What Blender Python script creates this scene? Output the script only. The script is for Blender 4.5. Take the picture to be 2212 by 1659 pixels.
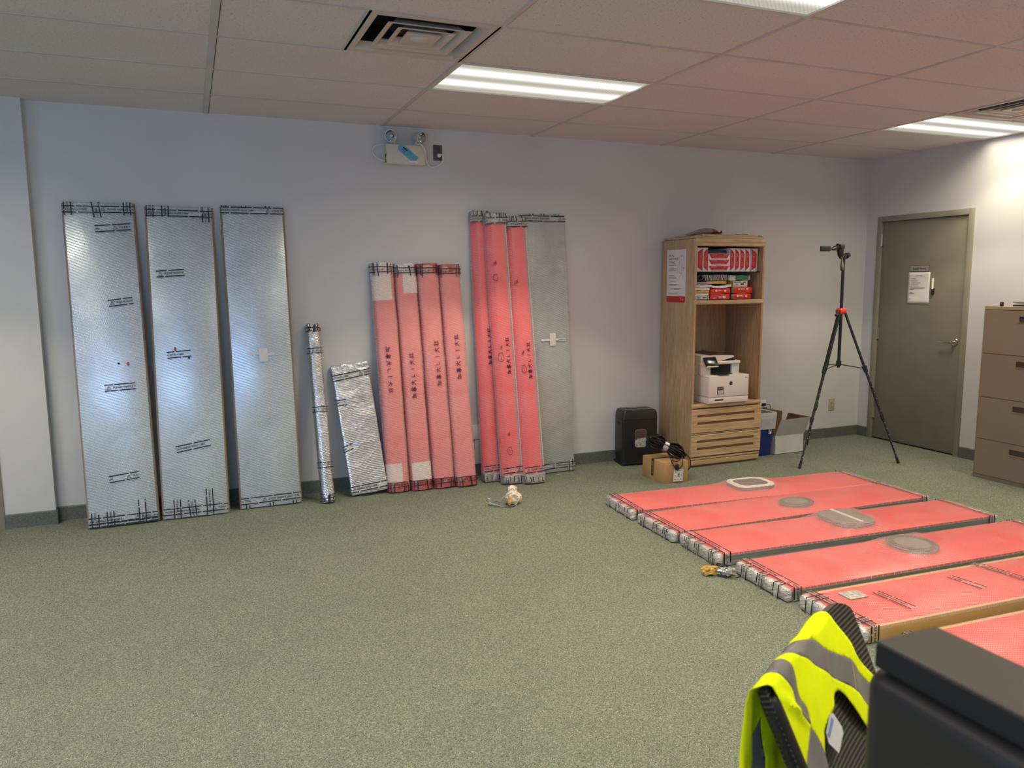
import bpy, bmesh, math, random
from mathutils import Vector, Matrix, Euler, noise, geometry
random.seed(7)
PI = math.pi
# ------------------------------------------------------------------ clear
for o in list(bpy.data.objects): bpy.data.objects.remove(o)
SC = bpy.context.scene
COL = SC.collection
# ------------------------------------------------------------------ camera
CAM = Vector((-6.250, -5.835, 1.5813))
_yaw, _pit, _rol = 0.3930, -0.13189, -0.00756
_F = Vector((math.sin(_yaw) * math.cos(_pit), math.cos(_yaw) * math.cos(_pit), math.sin(_pit)))
_R0 = Vector((math.cos(_yaw), -math.sin(_yaw), 0)); _U0 = _R0.cross(_F)
_R = math.cos(_rol) * _R0 + math.sin(_rol) * _U0
_U = -math.sin(_rol) * _R0 + math.cos(_rol) * _U0
cd = bpy.data.cameras.new('camera'); cam = bpy.data.objects.new('camera', cd); COL.objects.link(cam)
M = Matrix((_R, _U, -_F)).transposed().to_4x4(); M.translation = CAM
cam.matrix_world = M
cd.sensor_width = 36; cd.lens = 1663.65 / 2212 * 36; cd.clip_start = .02
cd.dof.use_dof = True; cd.dof.focus_distance = 4.6; cd.dof.aperture_fstop = 5.6
SC.camera = cam
# ------------------------------------------------------------------ view
SC.view_settings.view_transform = 'Standard'; SC.view_settings.look = 'None'
SC.view_settings.gamma = 1; SC.view_settings.use_curve_mapping = False
SC.view_settings.exposure = 0.10
# ------------------------------------------------------------------ world + daylight
W = bpy.data.worlds.new('sky'); SC.world = W; W.use_nodes = True
bg = W.node_tree.nodes['Background']; bg.inputs[0].default_value = (.45, .62, 1, 1); bg.inputs[1].default_value = 1.5
H = 2.7393
def area(name, loc, size, power, col, rot=(0, 0, 0), spread=180):
    l = bpy.data.lights.new(name, 'AREA'); l.shape = 'RECTANGLE'; l.size, l.size_y = size
    l.energy = power; l.color = col; l.spread = math.radians(spread)
    o = bpy.data.objects.new(name, l); COL.objects.link(o); o.location = loc; o.rotation_euler = rot
    return o
DAY = (.36, .58, 1.0); LAMP = (1.0, .87, .66)
area('daylight_window', (-7.9, -8.38, 1.62), (3.4, 1.5), 68, DAY, (PI / 2, 0, 0))
area('daylight_window_side', (-10.38, -3.9, 1.62), (2.6, 1.5), 22, DAY, (0, -PI / 2, 0))
LAMPS = [(-7.911, -1.49), (-4.25, -1.485), (-.61, -1.485), (-7.911, -3.31), (-4.25, -3.31), (-.61, -3.31),
         (-7.911, -5.14), (-4.25, -5.14), (-.61, -5.14), (-4.25, -6.97), (-7.911, -6.97), (-.61, -6.97)]
for i, (x, y) in enumerate(LAMPS):
    area('troffer_light', (x, y, H - .012), (1.14, .53), 15, LAMP, (0, 0, 0), 150)
    for dx in (-.3, .3):   # prismatic lens: most light leaves in a cone with a sharp cut-off
        l = bpy.data.lights.new('troffer_cone', 'SPOT'); l.energy = 58 if x < -1 else (24 if dx > 0 else 50); l.color = LAMP; l.spot_size = math.radians(97); l.spot_blend = .10
        l.shadow_soft_size = .13; o = bpy.data.objects.new('troffer_cone', l); COL.objects.link(o); o.location = (x + dx, y, H - .02)
# ------------------------------------------------------------------ materials
MATS = {}
def newmat(name):
    m = bpy.data.materials.new(name); m.use_nodes = True
    return m, m.node_tree, m.node_tree.nodes['Principled BSDF']
def nd(nt, t, **k):
    n = nt.nodes.new(t)
    for a, b in k.items(): setattr(n, a, b)
    return n
def math_(nt, op, a, b=None, c=None, clamp=False):
    n = nd(nt, 'ShaderNodeMath', operation=op, use_clamp=clamp)
    for i, v in enumerate((a, b, c)):
        if v is None: continue
        if isinstance(v, (int, float)): n.inputs[i].default_value = v
        else: nt.links.new(v, n.inputs[i])
    return n.outputs[0]
def vmath(nt, op, a, b=None, c=None):
    n = nd(nt, 'ShaderNodeVectorMath', operation=op)
    for i, v in enumerate((a, b, c)):
        if v is None: continue
        if isinstance(v, tuple): n.inputs[i].default_value = v
        else: nt.links.new(v, n.inputs[i])
    return n
def noise_(nt, vec, scale, detail=3, rough=.5, dist=0):
    n = nd(nt, 'ShaderNodeTexNoise'); n.inputs['Scale'].default_value = scale; n.inputs['Detail'].default_value = detail
    n.inputs['Roughness'].default_value = rough; n.inputs['Distortion'].default_value = dist
    if vec is not None: nt.links.new(vec, n.inputs['Vector'])
    return n.outputs['Fac']
def ramp(nt, fac, stops):
    r = nd(nt, 'ShaderNodeValToRGB'); e = r.color_ramp.elements
    while len(e) < len(stops): e.new(.5)
    for i, (p, c) in enumerate(stops):
        e[i].position = p; e[i].color = tuple(c) + ((1,) if len(c) == 3 else ())
    nt.links.new(fac, r.inputs[0]); return r.outputs[0]
def bump(nt, h, strength, dist=.001, normal=None):
    b = nd(nt, 'ShaderNodeBump'); b.inputs['Strength'].default_value = strength; b.inputs['Distance'].default_value = dist
    nt.links.new(h, b.inputs['Height'])
    if normal is not None: nt.links.new(normal, b.inputs['Normal'])
    return b.outputs[0]
def simple(name, col, rough=.5, metal=0, nscale=0, namt=.06, bscale=0, bstr=.2, bdist=.001, **kw):
    if name in MATS: return MATS[name]
    m, nt, p = newmat(name)
    p.inputs['Base Color'].default_value = (*col, 1); p.inputs['Roughness'].default_value = rough; p.inputs['Metallic'].default_value = metal
    tc = nd(nt, 'ShaderNodeTexCoord').outputs['Object']
    f = noise_(nt, tc, nscale or 6, 4)
    a = [max(0, c * (1 - namt)) for c in col]; b = [min(1, c * (1 + namt)) for c in col]
    nt.links.new(ramp(nt, f, [(.3, a), (.7, b)]), p.inputs['Base Color'])
    if bscale:
        nt.links.new(bump(nt, noise_(nt, tc, bscale, 3), bstr, bdist), p.inputs['Normal'])
    for k, v in kw.items(): p.inputs[k.replace('_', ' ')].default_value = v
    MATS[name] = m; return m
def hexh(nt, axes, pitch):
    tc = nd(nt, 'ShaderNodeTexCoord').outputs['Object']
    s = nd(nt, 'ShaderNodeSeparateXYZ'); nt.links.new(tc, s.inputs[0])
    c = nd(nt, 'ShaderNodeCombineXYZ')
    wob = nd(nt, 'ShaderNodeTexNoise'); wob.inputs['Scale'].default_value = 5; wob.inputs['Detail'].default_value = 2; nt.links.new(tc, wob.inputs[0])
    ws = nd(nt, 'ShaderNodeSeparateXYZ'); nt.links.new(wob.outputs['Color'], ws.inputs[0])
    A_, B_ = s.outputs['XYZ'.index(axes[0])], s.outputs['XYZ'.index(axes[1])]
    ca, sa = math.cos(.42), math.sin(.42)
    rot = [math_(nt, 'ADD', math_(nt, 'MULTIPLY', A_, ca), math_(nt, 'MULTIPLY', B_, -sa)), math_(nt, 'ADD', math_(nt, 'MULTIPLY', A_, sa), math_(nt, 'MULTIPLY', B_, ca))]
    for i in range(2): nt.links.new(math_(nt, 'ADD', math_(nt, 'MULTIPLY', rot[i], 1 / pitch), math_(nt, 'MULTIPLY', ws.outputs[i], 2.4)), c.inputs[i])
    r = (1, 1.7320508, 1); h = (.5, .8660254, .5)
    def cell(v):
        w = vmath(nt, 'WRAP', v, h, (-.5, -.8660254, -.5)).outputs[0]
        return vmath(nt, 'LENGTH', w).outputs['Value']
    d = math_(nt, 'MINIMUM', cell(c.outputs[0]), cell(vmath(nt, 'ADD', c.outputs[0], h).outputs[0]))
    mr = nd(nt, 'ShaderNodeMapRange', interpolation_type='SMOOTHSTEP')
    mr.inputs['From Min'].default_value = .12; mr.inputs['From Max'].default_value = .5
    mr.inputs['To Min'].default_value = 1; mr.inputs['To Max'].default_value = 0
    nt.links.new(d, mr.inputs['Value'])
    return mr.outputs[0], tc
def film(name, axes, a0, a1, col=(.92, .94, .96), rough=.22, wr=9, wstr=.5, bstr=.8, va=.45):
    """bubble wrap: clear between the bubbles, milky and shiny on them"""
    if name in MATS: return MATS[name]
    m, nt, p = newmat(name)
    hx, tc = hexh(nt, axes, .0098)
    mp = nd(nt, 'ShaderNodeMapping'); mp.inputs['Scale'].default_value = (1, 1, 1); nt.links.new(tc, mp.inputs[0])
    w = noise_(nt, mp.outputs[0], wr, 4, .55, .6)
    n1 = bump(nt, w, wstr, .012)
    n2 = bump(nt, hx, bstr, .0022, n1)
    nt.links.new(n2, p.inputs['Normal'])
    p.inputs['Base Color'].default_value = (*col, 1); p.inputs['Roughness'].default_value = rough
    w2 = noise_(nt, tc, 3.3, 3, .6, 1.2)
    al = math_(nt, 'ADD', math_(nt, 'MULTIPLY_ADD', hx, a1 - a0, a0), math_(nt, 'MULTIPLY_ADD', w2, va, -va * .5), clamp=True)
    nt.links.new(al, p.inputs['Alpha'])
    MATS[name] = m; return m
def foil(name, axes, col=(.55, .57, .6), rough=.3, metal=.75, bstr=.7, wr=7, wstr=.6, warp=0):
    if name in MATS: return MATS[name]
    m, nt, p = newmat(name)
    hx, tc = hexh(nt, axes, .0098)
    w = noise_(nt, tc, wr, 4, .55, .8)
    n2 = bump(nt, hx, bstr, .0022, bump(nt, w, wstr, .012))
    nt.links.new(n2, p.inputs['Normal'])
    p.inputs['Roughness'].default_value = rough; p.inputs['Metallic'].default_value = metal
    nt.links.new(ramp(nt, w, [(.25, [c * .82 for c in col]), (.75, [min(1, c * 1.12) for c in col])]), p.inputs['Base Color'])
    MATS[name] = m; return m
# walls
def wallmat():
    m, nt, p = newmat('wall_paint'); tc = nd(nt, 'ShaderNodeTexCoord').outputs['Object']
    f = noise_(nt, tc, 1.2, 3)
    nt.links.new(ramp(nt, f, [(.3, (.54, .54, .54)), (.7, (.58, .58, .575))]), p.inputs['Base Color'])
    p.inputs['Roughness'].default_value = .62
    nt.links.new(bump(nt, noise_(nt, tc, 260, 2), .12, .0006), p.inputs['Normal']); return m
WALL = wallmat()
def carpetmat():
    m, nt, p = newmat('carpet'); tc = nd(nt, 'ShaderNodeTexCoord').outputs['Object']
    a = noise_(nt, tc, 165, 2.5, .7, 1.6); b = noise_(nt, tc, 420, 1.5, .6); c = noise_(nt, tc, 4, 3)
    v = nd(nt, 'ShaderNodeTexVoronoi'); v.inputs['Scale'].default_value = 190; nt.links.new(tc, v.inputs['Vector'])
    f = math_(nt, 'ADD', math_(nt, 'MULTIPLY', a, .72), math_(nt, 'MULTIPLY', b, .28))
    col = ramp(nt, f, [(.35, (.034, .040, .030)), (.45, (.132, .155, .114)), (.535, (.258, .286, .218)), (.64, (.51, .53, .41))])
    mx = nd(nt, 'ShaderNodeMix', data_type='RGBA', blend_type='MULTIPLY'); mx.inputs[0].default_value = .5
    nt.links.new(col, mx.inputs[6]); nt.links.new(ramp(nt, c, [(.3, (.85, .85, .88)), (.7, (1, 1, .98))]), mx.inputs[7])
    mx2 = nd(nt, 'ShaderNodeMix', data_type='RGBA', blend_type='MIX')
    nt.links.new(ramp(nt, noise_(nt, tc, 95, 1), [(.64, (0, 0, 0)), (.7, (.35, .35, .35))]), mx2.inputs[0])
    nt.links.new(mx.outputs[2], mx2.inputs[6]); mx2.inputs[7].default_value = (.10, .12, .15, 1)
    nt.links.new(mx2.outputs[2], p.inputs['Base Color']); p.inputs['Roughness'].default_value = .95
    p.inputs['Specular IOR Level'].default_value = .15
    nt.links.new(bump(nt, f, .9, .006), p.inputs['Normal']); return m
CARPET = carpetmat()
def tilemat():
    m, nt, p = newmat('acoustic_tile'); tc = nd(nt, 'ShaderNodeTexCoord').outputs['Object']
    a = noise_(nt, tc, 115, 3, .65, .6); b = noise_(nt, tc, 18, 2)
    pit = ramp(nt, a, [(.32, (.40, .35, .34)), (.40, (.65, .61, .615)), (.7, (.70, .66, .665))])
    nt.links.new(pit, p.inputs['Base Color']); p.inputs['Roughness'].default_value = .9
    nt.links.new(bump(nt, ramp(nt, a, [(.28, (0, 0, 0)), (.4, (1, 1, 1))]), .6, .003, bump(nt, noise_(nt, tc, 160, 2), .3, .001)), p.inputs['Normal'])
    return m
TILE = tilemat()
def wood(name, c0, c1, axis='Z'):
    if name in MATS: return MATS[name]
    m, nt, p = newmat(name); tc = nd(nt, 'ShaderNodeTexCoord').outputs['Object']
    mp = nd(nt, 'ShaderNodeMapping')
    mp.inputs['Scale'].default_value = {'Z': (22, 22, 1.3), 'X': (1.3, 22, 22)}[axis]
    nt.links.new(tc, mp.inputs[0])
    a = noise_(nt, mp.outputs[0], 2.2, 5, .6, 1.4); b = noise_(nt, mp.outputs[0], 9, 3, .6)
    f = math_(nt, 'ADD', math_(nt, 'MULTIPLY', a, .65), math_(nt, 'MULTIPLY', b, .35))
    nt.links.new(ramp(nt, f, [(.36, c0), (.5, [(x + y) / 2 for x, y in zip(c0, c1)]), (.62, c1)]), p.inputs['Base Color'])
    p.inputs['Roughness'].default_value = .42
    nt.links.new(bump(nt, f, .15, .001), p.inputs['Normal'])
    MATS[name] = m; return m
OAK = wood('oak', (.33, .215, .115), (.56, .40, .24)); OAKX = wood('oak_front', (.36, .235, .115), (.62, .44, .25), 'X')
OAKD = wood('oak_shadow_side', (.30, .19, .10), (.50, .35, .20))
BASEB = simple('rubber_baseboard', (.105, .118, .098), .55, nscale=90, namt=.3)
OLIVE = simple('olive_door_paint', (.205, .192, .145), .42, bscale=160, bstr=.08)
FRAMEP = simple('door_frame_paint', (.25, .235, .185), .4)
STEEL = simple('brushed_steel', (.55, .53, .5), .28, 1)
GREYMET = simple('grey_metal', (.30, .31, .30), .38, .6)
ALU = simple('aluminium', (.42, .44, .42), .35, .75)
BLACK = simple('black_plastic', (.012, .012, .013), .38)
BLACKM = simple('black_matte', (.008, .008, .008), .7)
INK = simple('black_ink', (.010, .010, .014), .5)
MARK = simple('dark_marker_ink', (.09, .008, .035), .5)
IVORY = simple('ivory_plastic', (.60, .56, .47), .45)
WHITEP = simple('white_plastic', (.74, .72, .70), .4)
PAPER = simple('paper', (.80, .76, .73), .8)
TAUPE = simple('taupe_enamel', (.265, .208, .150), .42, nscale=3, namt=.05, bscale=200, bstr=.06)
KRAFT = simple('kraft_cardboard', (.43, .255, .105), .8, nscale=14, namt=.08)
CARDW = simple('white_cardboard', (.60, .57, .52), .8)
REDP = simple('red_print', (.46, .010, .014), .4)
REDF = simple('red_acrylic', (.80, .028, .035), .3, nscale=2, namt=.04)
REDG = simple('red_glossy_wrap', (.72, .035, .02), .25, bscale=25, bstr=.5, bdist=.006)
YEL = simple('yellow_wrap', (.62, .42, .08), .35, bscale=25, bstr=.4, bdist=.005)
GRN = simple('green_wrap', (.02, .20, .11), .35, bscale=25, bstr=.4, bdist=.005)
BLUEP = simple('blue_bin_plastic', (.006, .022, .17), .38)
BROWNE = simple('brown_backing_edge', (.26, .20, .15), .7)
WOODF = simple('tan_edge_board', (.56, .34, .12), .55, nscale=5, namt=.08)
GLASSB = simple('smoked_glass', (.01, .012, .012), .08)
def tapefilm():
    m, nt, p = newmat('clear_tape'); tc = nd(nt, 'ShaderNodeTexCoord').outputs['Object']
    p.inputs['Base Color'].default_value = (.85, .86, .86, 1); p.inputs['Roughness'].default_value = .16
    w = noise_(nt, tc, 60, 3, .6, .5)
    nt.links.new(bump(nt, w, .7, .003), p.inputs['Normal'])
    nt.links.new(math_(nt, 'MULTIPLY_ADD', w, .42, -.04, True), p.inputs['Alpha']); return m
TAPE = tapefilm()
SILV = foil('silver_bubble_foil', 'XZ', (.62, .69, .75), .28, .7, .4, 2.4, .4)  # base colour tinted blue to stand in for reflected window daylight
SILVC = foil('silver_plain_foil', 'XZ', (.70, .71, .72), .22, .85, .8, 9, .8)
GREYF = foil('grey_foil_panel', 'XZ', (.52, .545, .55), .36, .4, .35, 4, .2)
ENDW = foil('bubble_end_wrap', 'YZ', (.62, .60, .57), .25, .25, .8, 26, 1.0)
ENDP = simple('pink_end_wrap', (.42, .10, .10), .25, bscale=40, bstr=.8, bdist=.006)
FILMF = film('bubble_film_floor', 'XY', .18, .52, (.95, .74, .70), .22, 5, .35, .9, .28)
FILMP = film('bubble_film_pink', 'XZ', .36, .56, (.95, .70, .66), .20, 7, 1.0, .9, .25)
FILMT = film('bubble_film_red', 'XZ', .20, .42, (.92, .70, .72), .20, 6, .9, .9, .28)
FILMS = film('bubble_film_silver', 'XZ', .16, .34, (.86, .92, .96), .22, 2.4, .7, .45, .3)
# ------------------------------------------------------------------ mesh builder
class MB:
    def __init__(s): s.v, s.f, s.m, s.s = [], [], [], []
    def add(s, vs, fs, m=0, sm=False):
        n = len(s.v); s.v += [tuple(v) for v in vs]
        for f in fs: s.f.append([n + i for i in f]); s.m.append(m); s.s.append(sm)
        return s
    def box(s, x0, x1, y0, y1, z0, z1, m=0, bev=0, seg=2, T=None):
        x0, x1 = min(x0, x1), max(x0, x1); y0, y1 = min(y0, y1), max(y0, y1); z0, z1 = min(z0, z1), max(z0, z1)
        if bev <= 0:
            vs = [(x, y, z) for x in (x0, x1) for y in (y0, y1) for z in (z0, z1)]
            fs = [(0, 1, 3, 2), (4, 6, 7, 5), (0, 4, 5, 1), (2, 3, 7, 6), (0, 2, 6, 4), (1, 5, 7, 3)]
            if T: vs = [T @ Vector(v) for v in vs]
            return s.add(vs, fs, m)
        bm = bmesh.new(); bmesh.ops.create_cube(bm, size=1)
        for v in bm.verts:
            v.co = Vector(((x0 + x1) / 2 + v.co.x * (x1 - x0), (y0 + y1) / 2 + v.co.y * (y1 - y0), (z0 + z1) / 2 + v.co.z * (z1 - z0)))
        bev = min(bev, .49 * min(x1 - x0, y1 - y0, z1 - z0))
        bmesh.ops.bevel(bm, geom=bm.edges[:], offset=bev, segments=seg, profile=.5, affect='EDGES')
        return s.bm(bm, m, True, T)
    def bm(s, bm, m=0, sm=False, T=None):
        bm.verts.ensure_lookup_table(); bm.verts.index_update()
        s.add([(T @ v.co if T else v.co) for v in bm.verts], [[v.index for v in f.verts] for f in bm.faces], m, sm)
        bm.free(); return s
    def tube(s, pts, r, m=0, n=8, closed=False, cap=True):
        pts = [Vector(p) for p in pts]; N = len(pts); vs = []
        if 4 <= N <= 12 and not isinstance(r, (list, tuple)):      # round off short hand-placed cable paths
            out = []
            for i in range(N if closed else N - 1):
                g = (lambda k: pts[k % N]) if closed else (lambda k: pts[max(0, min(N - 1, k))])
                p0, p1, p2, p3 = g(i - 1), g(i), g(i + 1), g(i + 2)
                for k in range(5):
                    q = k / 5; out.append(.5 * ((2 * p1) + (-p0 + p2) * q + (2 * p0 - 5 * p1 + 4 * p2 - p3) * q * q + (-p0 + 3 * p1 - 3 * p2 + p3) * q ** 3))
            if not closed: out.append(pts[-1])
            pts = out; N = len(pts)
        rs = r if isinstance(r, (list, tuple)) else [r] * N
        up = Vector((0, 0, 1)); prev = None
        for i, p in enumerate(pts):
            a = pts[(i - 1) % N] if (closed or i > 0) else p; b = pts[(i + 1) % N] if (closed or i < N - 1) else p
            t = (b - a).normalized() if (b - a).length > 1e-9 else Vector((0, 0, 1))
            if prev is None:
                u = t.cross(up) if abs(t.z) < .95 else t.cross(Vector((1, 0, 0)))
            else: u = prev - t * prev.dot(t)
            u.normalize(); prev = u; w = t.cross(u)
            for k in range(n):
                q = 2 * PI * k / n; vs.append(p + rs[i] * (math.cos(q) * u + math.sin(q) * w))
        fs = []
        for i in range(N if closed else N - 1):
            j = (i + 1) % N
            for k in range(n):
                l = (k + 1) % n; fs.append((i * n + k, i * n + l, j * n + l, j * n + k))
        if cap and not closed:
            fs.append(tuple(range(n))[::-1]); fs.append(tuple((N - 1) * n + k for k in range(n)))
        return s.add(vs, fs, m, True)
    def cyl(s, a, b, r0, r1=None, m=0, n=16):
        return s.tube([a, b], [r0, r0 if r1 is None else r1], m, n)
    def loft(s, rings, m=0, sm=True, closed=True, caps=True):
        n = len(rings[0]); vs = [p for r in rings for p in r]; fs = []
        for i in range(len(rings) - 1):
            for k in range(n if closed else n - 1):
                l = (k + 1) % n; fs.append((i * n + k, i * n + l, (i + 1) * n + l, (i + 1) * n + k))
        if caps and closed:
            fs.append(tuple(range(n))[::-1]); fs.append(tuple((len(rings) - 1) * n + k for k in range(n)))
        return s.add(vs, fs, m, sm)
    def lathe(s, prof, T, m=0, n=24, caps=True):
        rings = [[T @ Vector((r * math.cos(2 * PI * k / n), r * math.sin(2 * PI * k / n), z)) for k in range(n)] for r, z in prof]
        return s.loft(rings, m, True, True, caps)
    def prism(s, poly, T, h, m=0):
        a = [T @ Vector((x, y, 0)) for x, y in poly]; b = [T @ Vector((x, y, h)) for x, y in poly]; n = len(poly)
        return s.add(a + b, [tuple(range(n))[::-1], tuple(range(n, 2 * n))] + [(i, (i + 1) % n, n + (i + 1) % n, n + i) for i in range(n)], m)
    def build(s, name, mats, parent=None, loc=None, rot=None):
        me = bpy.data.meshes.new(name); me.from_pydata(s.v, [], s.f)
        for mt in (mats if isinstance(mats, (list, tuple)) else [mats]): me.materials.append(mt)
        me.polygons.foreach_set('material_index', s.m); me.polygons.foreach_set('use_smooth', s.s)
        me.update()
        bm = bmesh.new(); bm.from_mesh(me); bmesh.ops.recalc_face_normals(bm, faces=bm.faces[:]); bm.to_mesh(me); bm.free()
        if any(s.s):
            try: me.set_sharp_from_angle(angle=math.radians(40))
            except Exception: pass
        o = bpy.data.objects.new(name, me); COL.objects.link(o)
        if parent is not None: o.parent = parent
        if loc is not None: o.location = loc
        if rot is not None: o.rotation_euler = rot
        return o
def tag(o, label, cat, group=None):
    o['label'] = label; o['category'] = cat
    if group: o['group'] = group
    return o
def empty(name, label, cat, loc=(0, 0, 0), rot=(0, 0, 0), group=None):
    o = bpy.data.objects.new(name, None); COL.objects.link(o); o.location = loc; o.rotation_euler = rot
    o.empty_display_size = .05
    return tag(o, label, cat, group)
def struct(o): o['kind'] = 'structure'; return o
def crumple(mb, start, amt, sc, seed=0):
    for i in range(start, len(mb.v)):
        v = Vector(mb.v[i]); d = noise.noise_vector((v + Vector((seed * 3.1, seed, 0))) * sc)
        mb.v[i] = tuple(v + d * amt)
def subbox(x0, x1, y0, y1, z0, z1, cell, rnd=.004):
    """box with a dense surface grid, for crumpling; edges slightly rounded"""
    bm = bmesh.new(); bmesh.ops.create_cube(bm, size=1)
    S = (x1 - x0, y1 - y0, z1 - z0)
    for v in bm.verts: v.co = Vector(((x0 + x1) / 2 + v.co.x * S[0], (y0 + y1) / 2 + v.co.y * S[1], (z0 + z1) / 2 + v.co.z * S[2]))
    if rnd: bmesh.ops.bevel(bm, geom=bm.edges[:], offset=min(rnd, .45 * min(S)), segments=2, profile=.5, affect='EDGES')
    for ax in range(3):
        n = int(S[ax] / cell)
        for i in range(1, n):
            c = Vector((0, 0, 0)); c[ax] = (x0, y0, z0)[ax] + S[ax] * i / n
            no = Vector((0, 0, 0)); no[ax] = 1
            bmesh.ops.bisect_plane(bm, geom=bm.verts[:] + bm.edges[:] + bm.faces[:], plane_co=c, plane_no=no, dist=1e-6)
    return bm
# ------------------------------------------------------------------ lettering
TXT = {}
def text2d(s, size=1.0, res=2):
    k = (s, res)
    if k not in TXT:
        cu = bpy.data.curves.new('t', 'FONT'); cu.body = s; cu.size = 1; cu.resolution_u = res
        o = bpy.data.objects.new('t', cu); COL.objects.link(o)
        dg = bpy.context.evaluated_depsgraph_get(); me = bpy.data.meshes.new_from_object(o.evaluated_get(dg))
        TXT[k] = ([(v.co.x, v.co.y) for v in me.vertices], [tuple(p.vertices) for p in me.polygons])
        bpy.data.objects.remove(o); bpy.data.curves.remove(cu); bpy.data.meshes.remove(me)
    v, f = TXT[k]; return [(x * size, y * size) for x, y in v], f
def textw(s): v, _ = text2d(s); return max(x for x, y in v)
def put_text(mb, s, size, F, m=0, center=False, bold=0):
    v, f = text2d(s, size)
    dx = -textw(s) * size / 2 if center else 0
    offs = [0, bold] if bold else [0]
    for b in offs: mb.add([F(x + dx + b, y) for x, y in v], f, m)
def strip(mb, F, s0, s1, t0, t1, m=0, bends=()):
    cuts = [s0] + [b for b in sorted(bends) if s0 < b < s1] + [s1]
    for a, b in zip(cuts, cuts[1:]):
        mb.add([F(a, t0), F(b, t0), F(b, t1), F(a, t1)], [(0, 1, 2, 3)], m)
WORDS = 'PLEASE HANDLE WITH CARE'
def tape(parent, path, side, normals, off=.0016, w=.048, phase=0, mirror=False, flip=False, txt=True, label='printed packing tape'):
    """path: list of points, one normal per segment; side: width direction. film, two dashed black borders, wording"""
    P = [Vector(p) for p in path]; side = Vector(side).normalized()
    L = [0]
    for a, b in zip(P, P[1:]): L.append(L[-1] + (b - a).length)
    def F0(s, t, o):
        i = 0
        while i < len(P) - 2 and s > L[i + 1]: i += 1
        d = (P[i + 1] - P[i]).normalized(); q = P[i] + d * (s - L[i])
        return q + side * t + Vector(normals[i]).normalized() * o
    mb = MB(); tot = L[-1]
    strip(mb, lambda s, t: F0(s, t, off), 0, tot, -w / 2, w / 2, 0, L)
    Fi = lambda s, t: F0(s, t, off + .0006)
    for t0 in (-w / 2 + .001, w / 2 - .0075):
        s = -random.random() * .1
        while s < tot:
            e = s + random.uniform(.11, .15)
            a, b = max(0, s), min(tot, e)
            if b > a + .004: strip(mb, Fi, a, b, t0 - .0004, t0 + .0068, 1, L)
            s = e + .009
    if txt:
        period = .335; s = -phase
        sz = .0165; tw = textw(WORDS) * sz
        while s < tot:
            def G(x, y, s=s):
                xx, yy = (tw - x, y) if mirror else (x, y)
                if flip: xx, yy = tw - xx, -yy + .0115
                return (s + .05 + xx, yy - .006)
            v, f = text2d(WORDS, sz)
            vv = [G(x, y) for x, y in v]
            for fc in f:
                if all(0 <= vv[i][0] <= tot for i in fc): mb.add([Fi(*vv[i]) for i in fc], [tuple(range(len(fc)))], 1); mb.add([Fi(vv[i][0] + .0009, vv[i][1] + .0005) for i in fc], [tuple(range(len(fc)))], 1)
            # warning triangle
            tri = [(.012, -.010), (.036, -.010), (.024, .011)]
            for (a, b) in zip(tri, tri[1:] + tri[:1]):
                if 0 < s + a[0] and s + .04 < tot:
                    d = Vector((b[0] - a[0], b[1] - a[1])).normalized(); n = Vector((-d.y, d.x)) * .0012
                    q = [(s + a[0] + n.x, a[1] + n.y), (s + b[0] + n.x, b[1] + n.y), (s + b[0] - n.x, b[1] - n.y), (s + a[0] - n.x, a[1] - n.y)]
                    mb.add([Fi(*p) for p in q], [(0, 1, 2, 3)], 1)
            if 0 < s + .02 and s + .04 < tot: strip(mb, Fi, s + .0232, s + .0248, -.006, .004, 1)
            s += period
    o = mb.build('printed_tape', [TAPE, INK], parent)
    return o
HAN = {  # hand-written strokes, unit box, y up
 'jia': [[(.05, .72), (.5, .76), (.45, .1), (.33, .18)], [(.27, .98), (.25, .5), (.05, .08)], [(.62, .62), (.64, .18)], [(.62, .62), (.92, .64), (.9, .2)], [(.64, .2), (.92, .22)]],
 'na': [[(.5, 1.0), (.1, .72)], [(.5, 1.0), (.92, .74)], [(.32, .76), (.7, .77)], [(.3, .66), (.7, .66), (.68, .52), (.32, .52), (.3, .66)], [(.22, .42), (.78, .45)], [(.15, .30), (.85, .33)], [(.05, .18), (.95, .2)], [(.5, .5), (.52, 0), (.38, .05)]],
 'da': [[(.1, .62), (.92, .68)], [(.52, .98), (.45, .5), (.08, .04)], [(.5, .55), (.92, .05)]],
 'L': [[(.3, .85), (.3, .2), (.75, .2)]],
 'one': [[(.5, .85), (.5, .15)]],
 'hong': [[(.3, .95), (.1, .68), (.36, .62), (.08, .32), (.38, .36)], [(.05, .1), (.4, .16)], [(.52, .78), (.92, .8)], [(.72, .78), (.7, .2)], [(.48, .18), (.98, .2)]],
 'ring': [[(.2, .2), (.1, .6), (.4, .95), (.85, .8), (.9, .3), (.5, .1), (.2, .2)], [(.3, .5), (.7, .55)]],
 'squig': [[(.2, .9), (.6, .7), (.3, .5), (.7, .4), (.4, .1)], [(.1, .6), (.8, .2)]],
}
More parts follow.
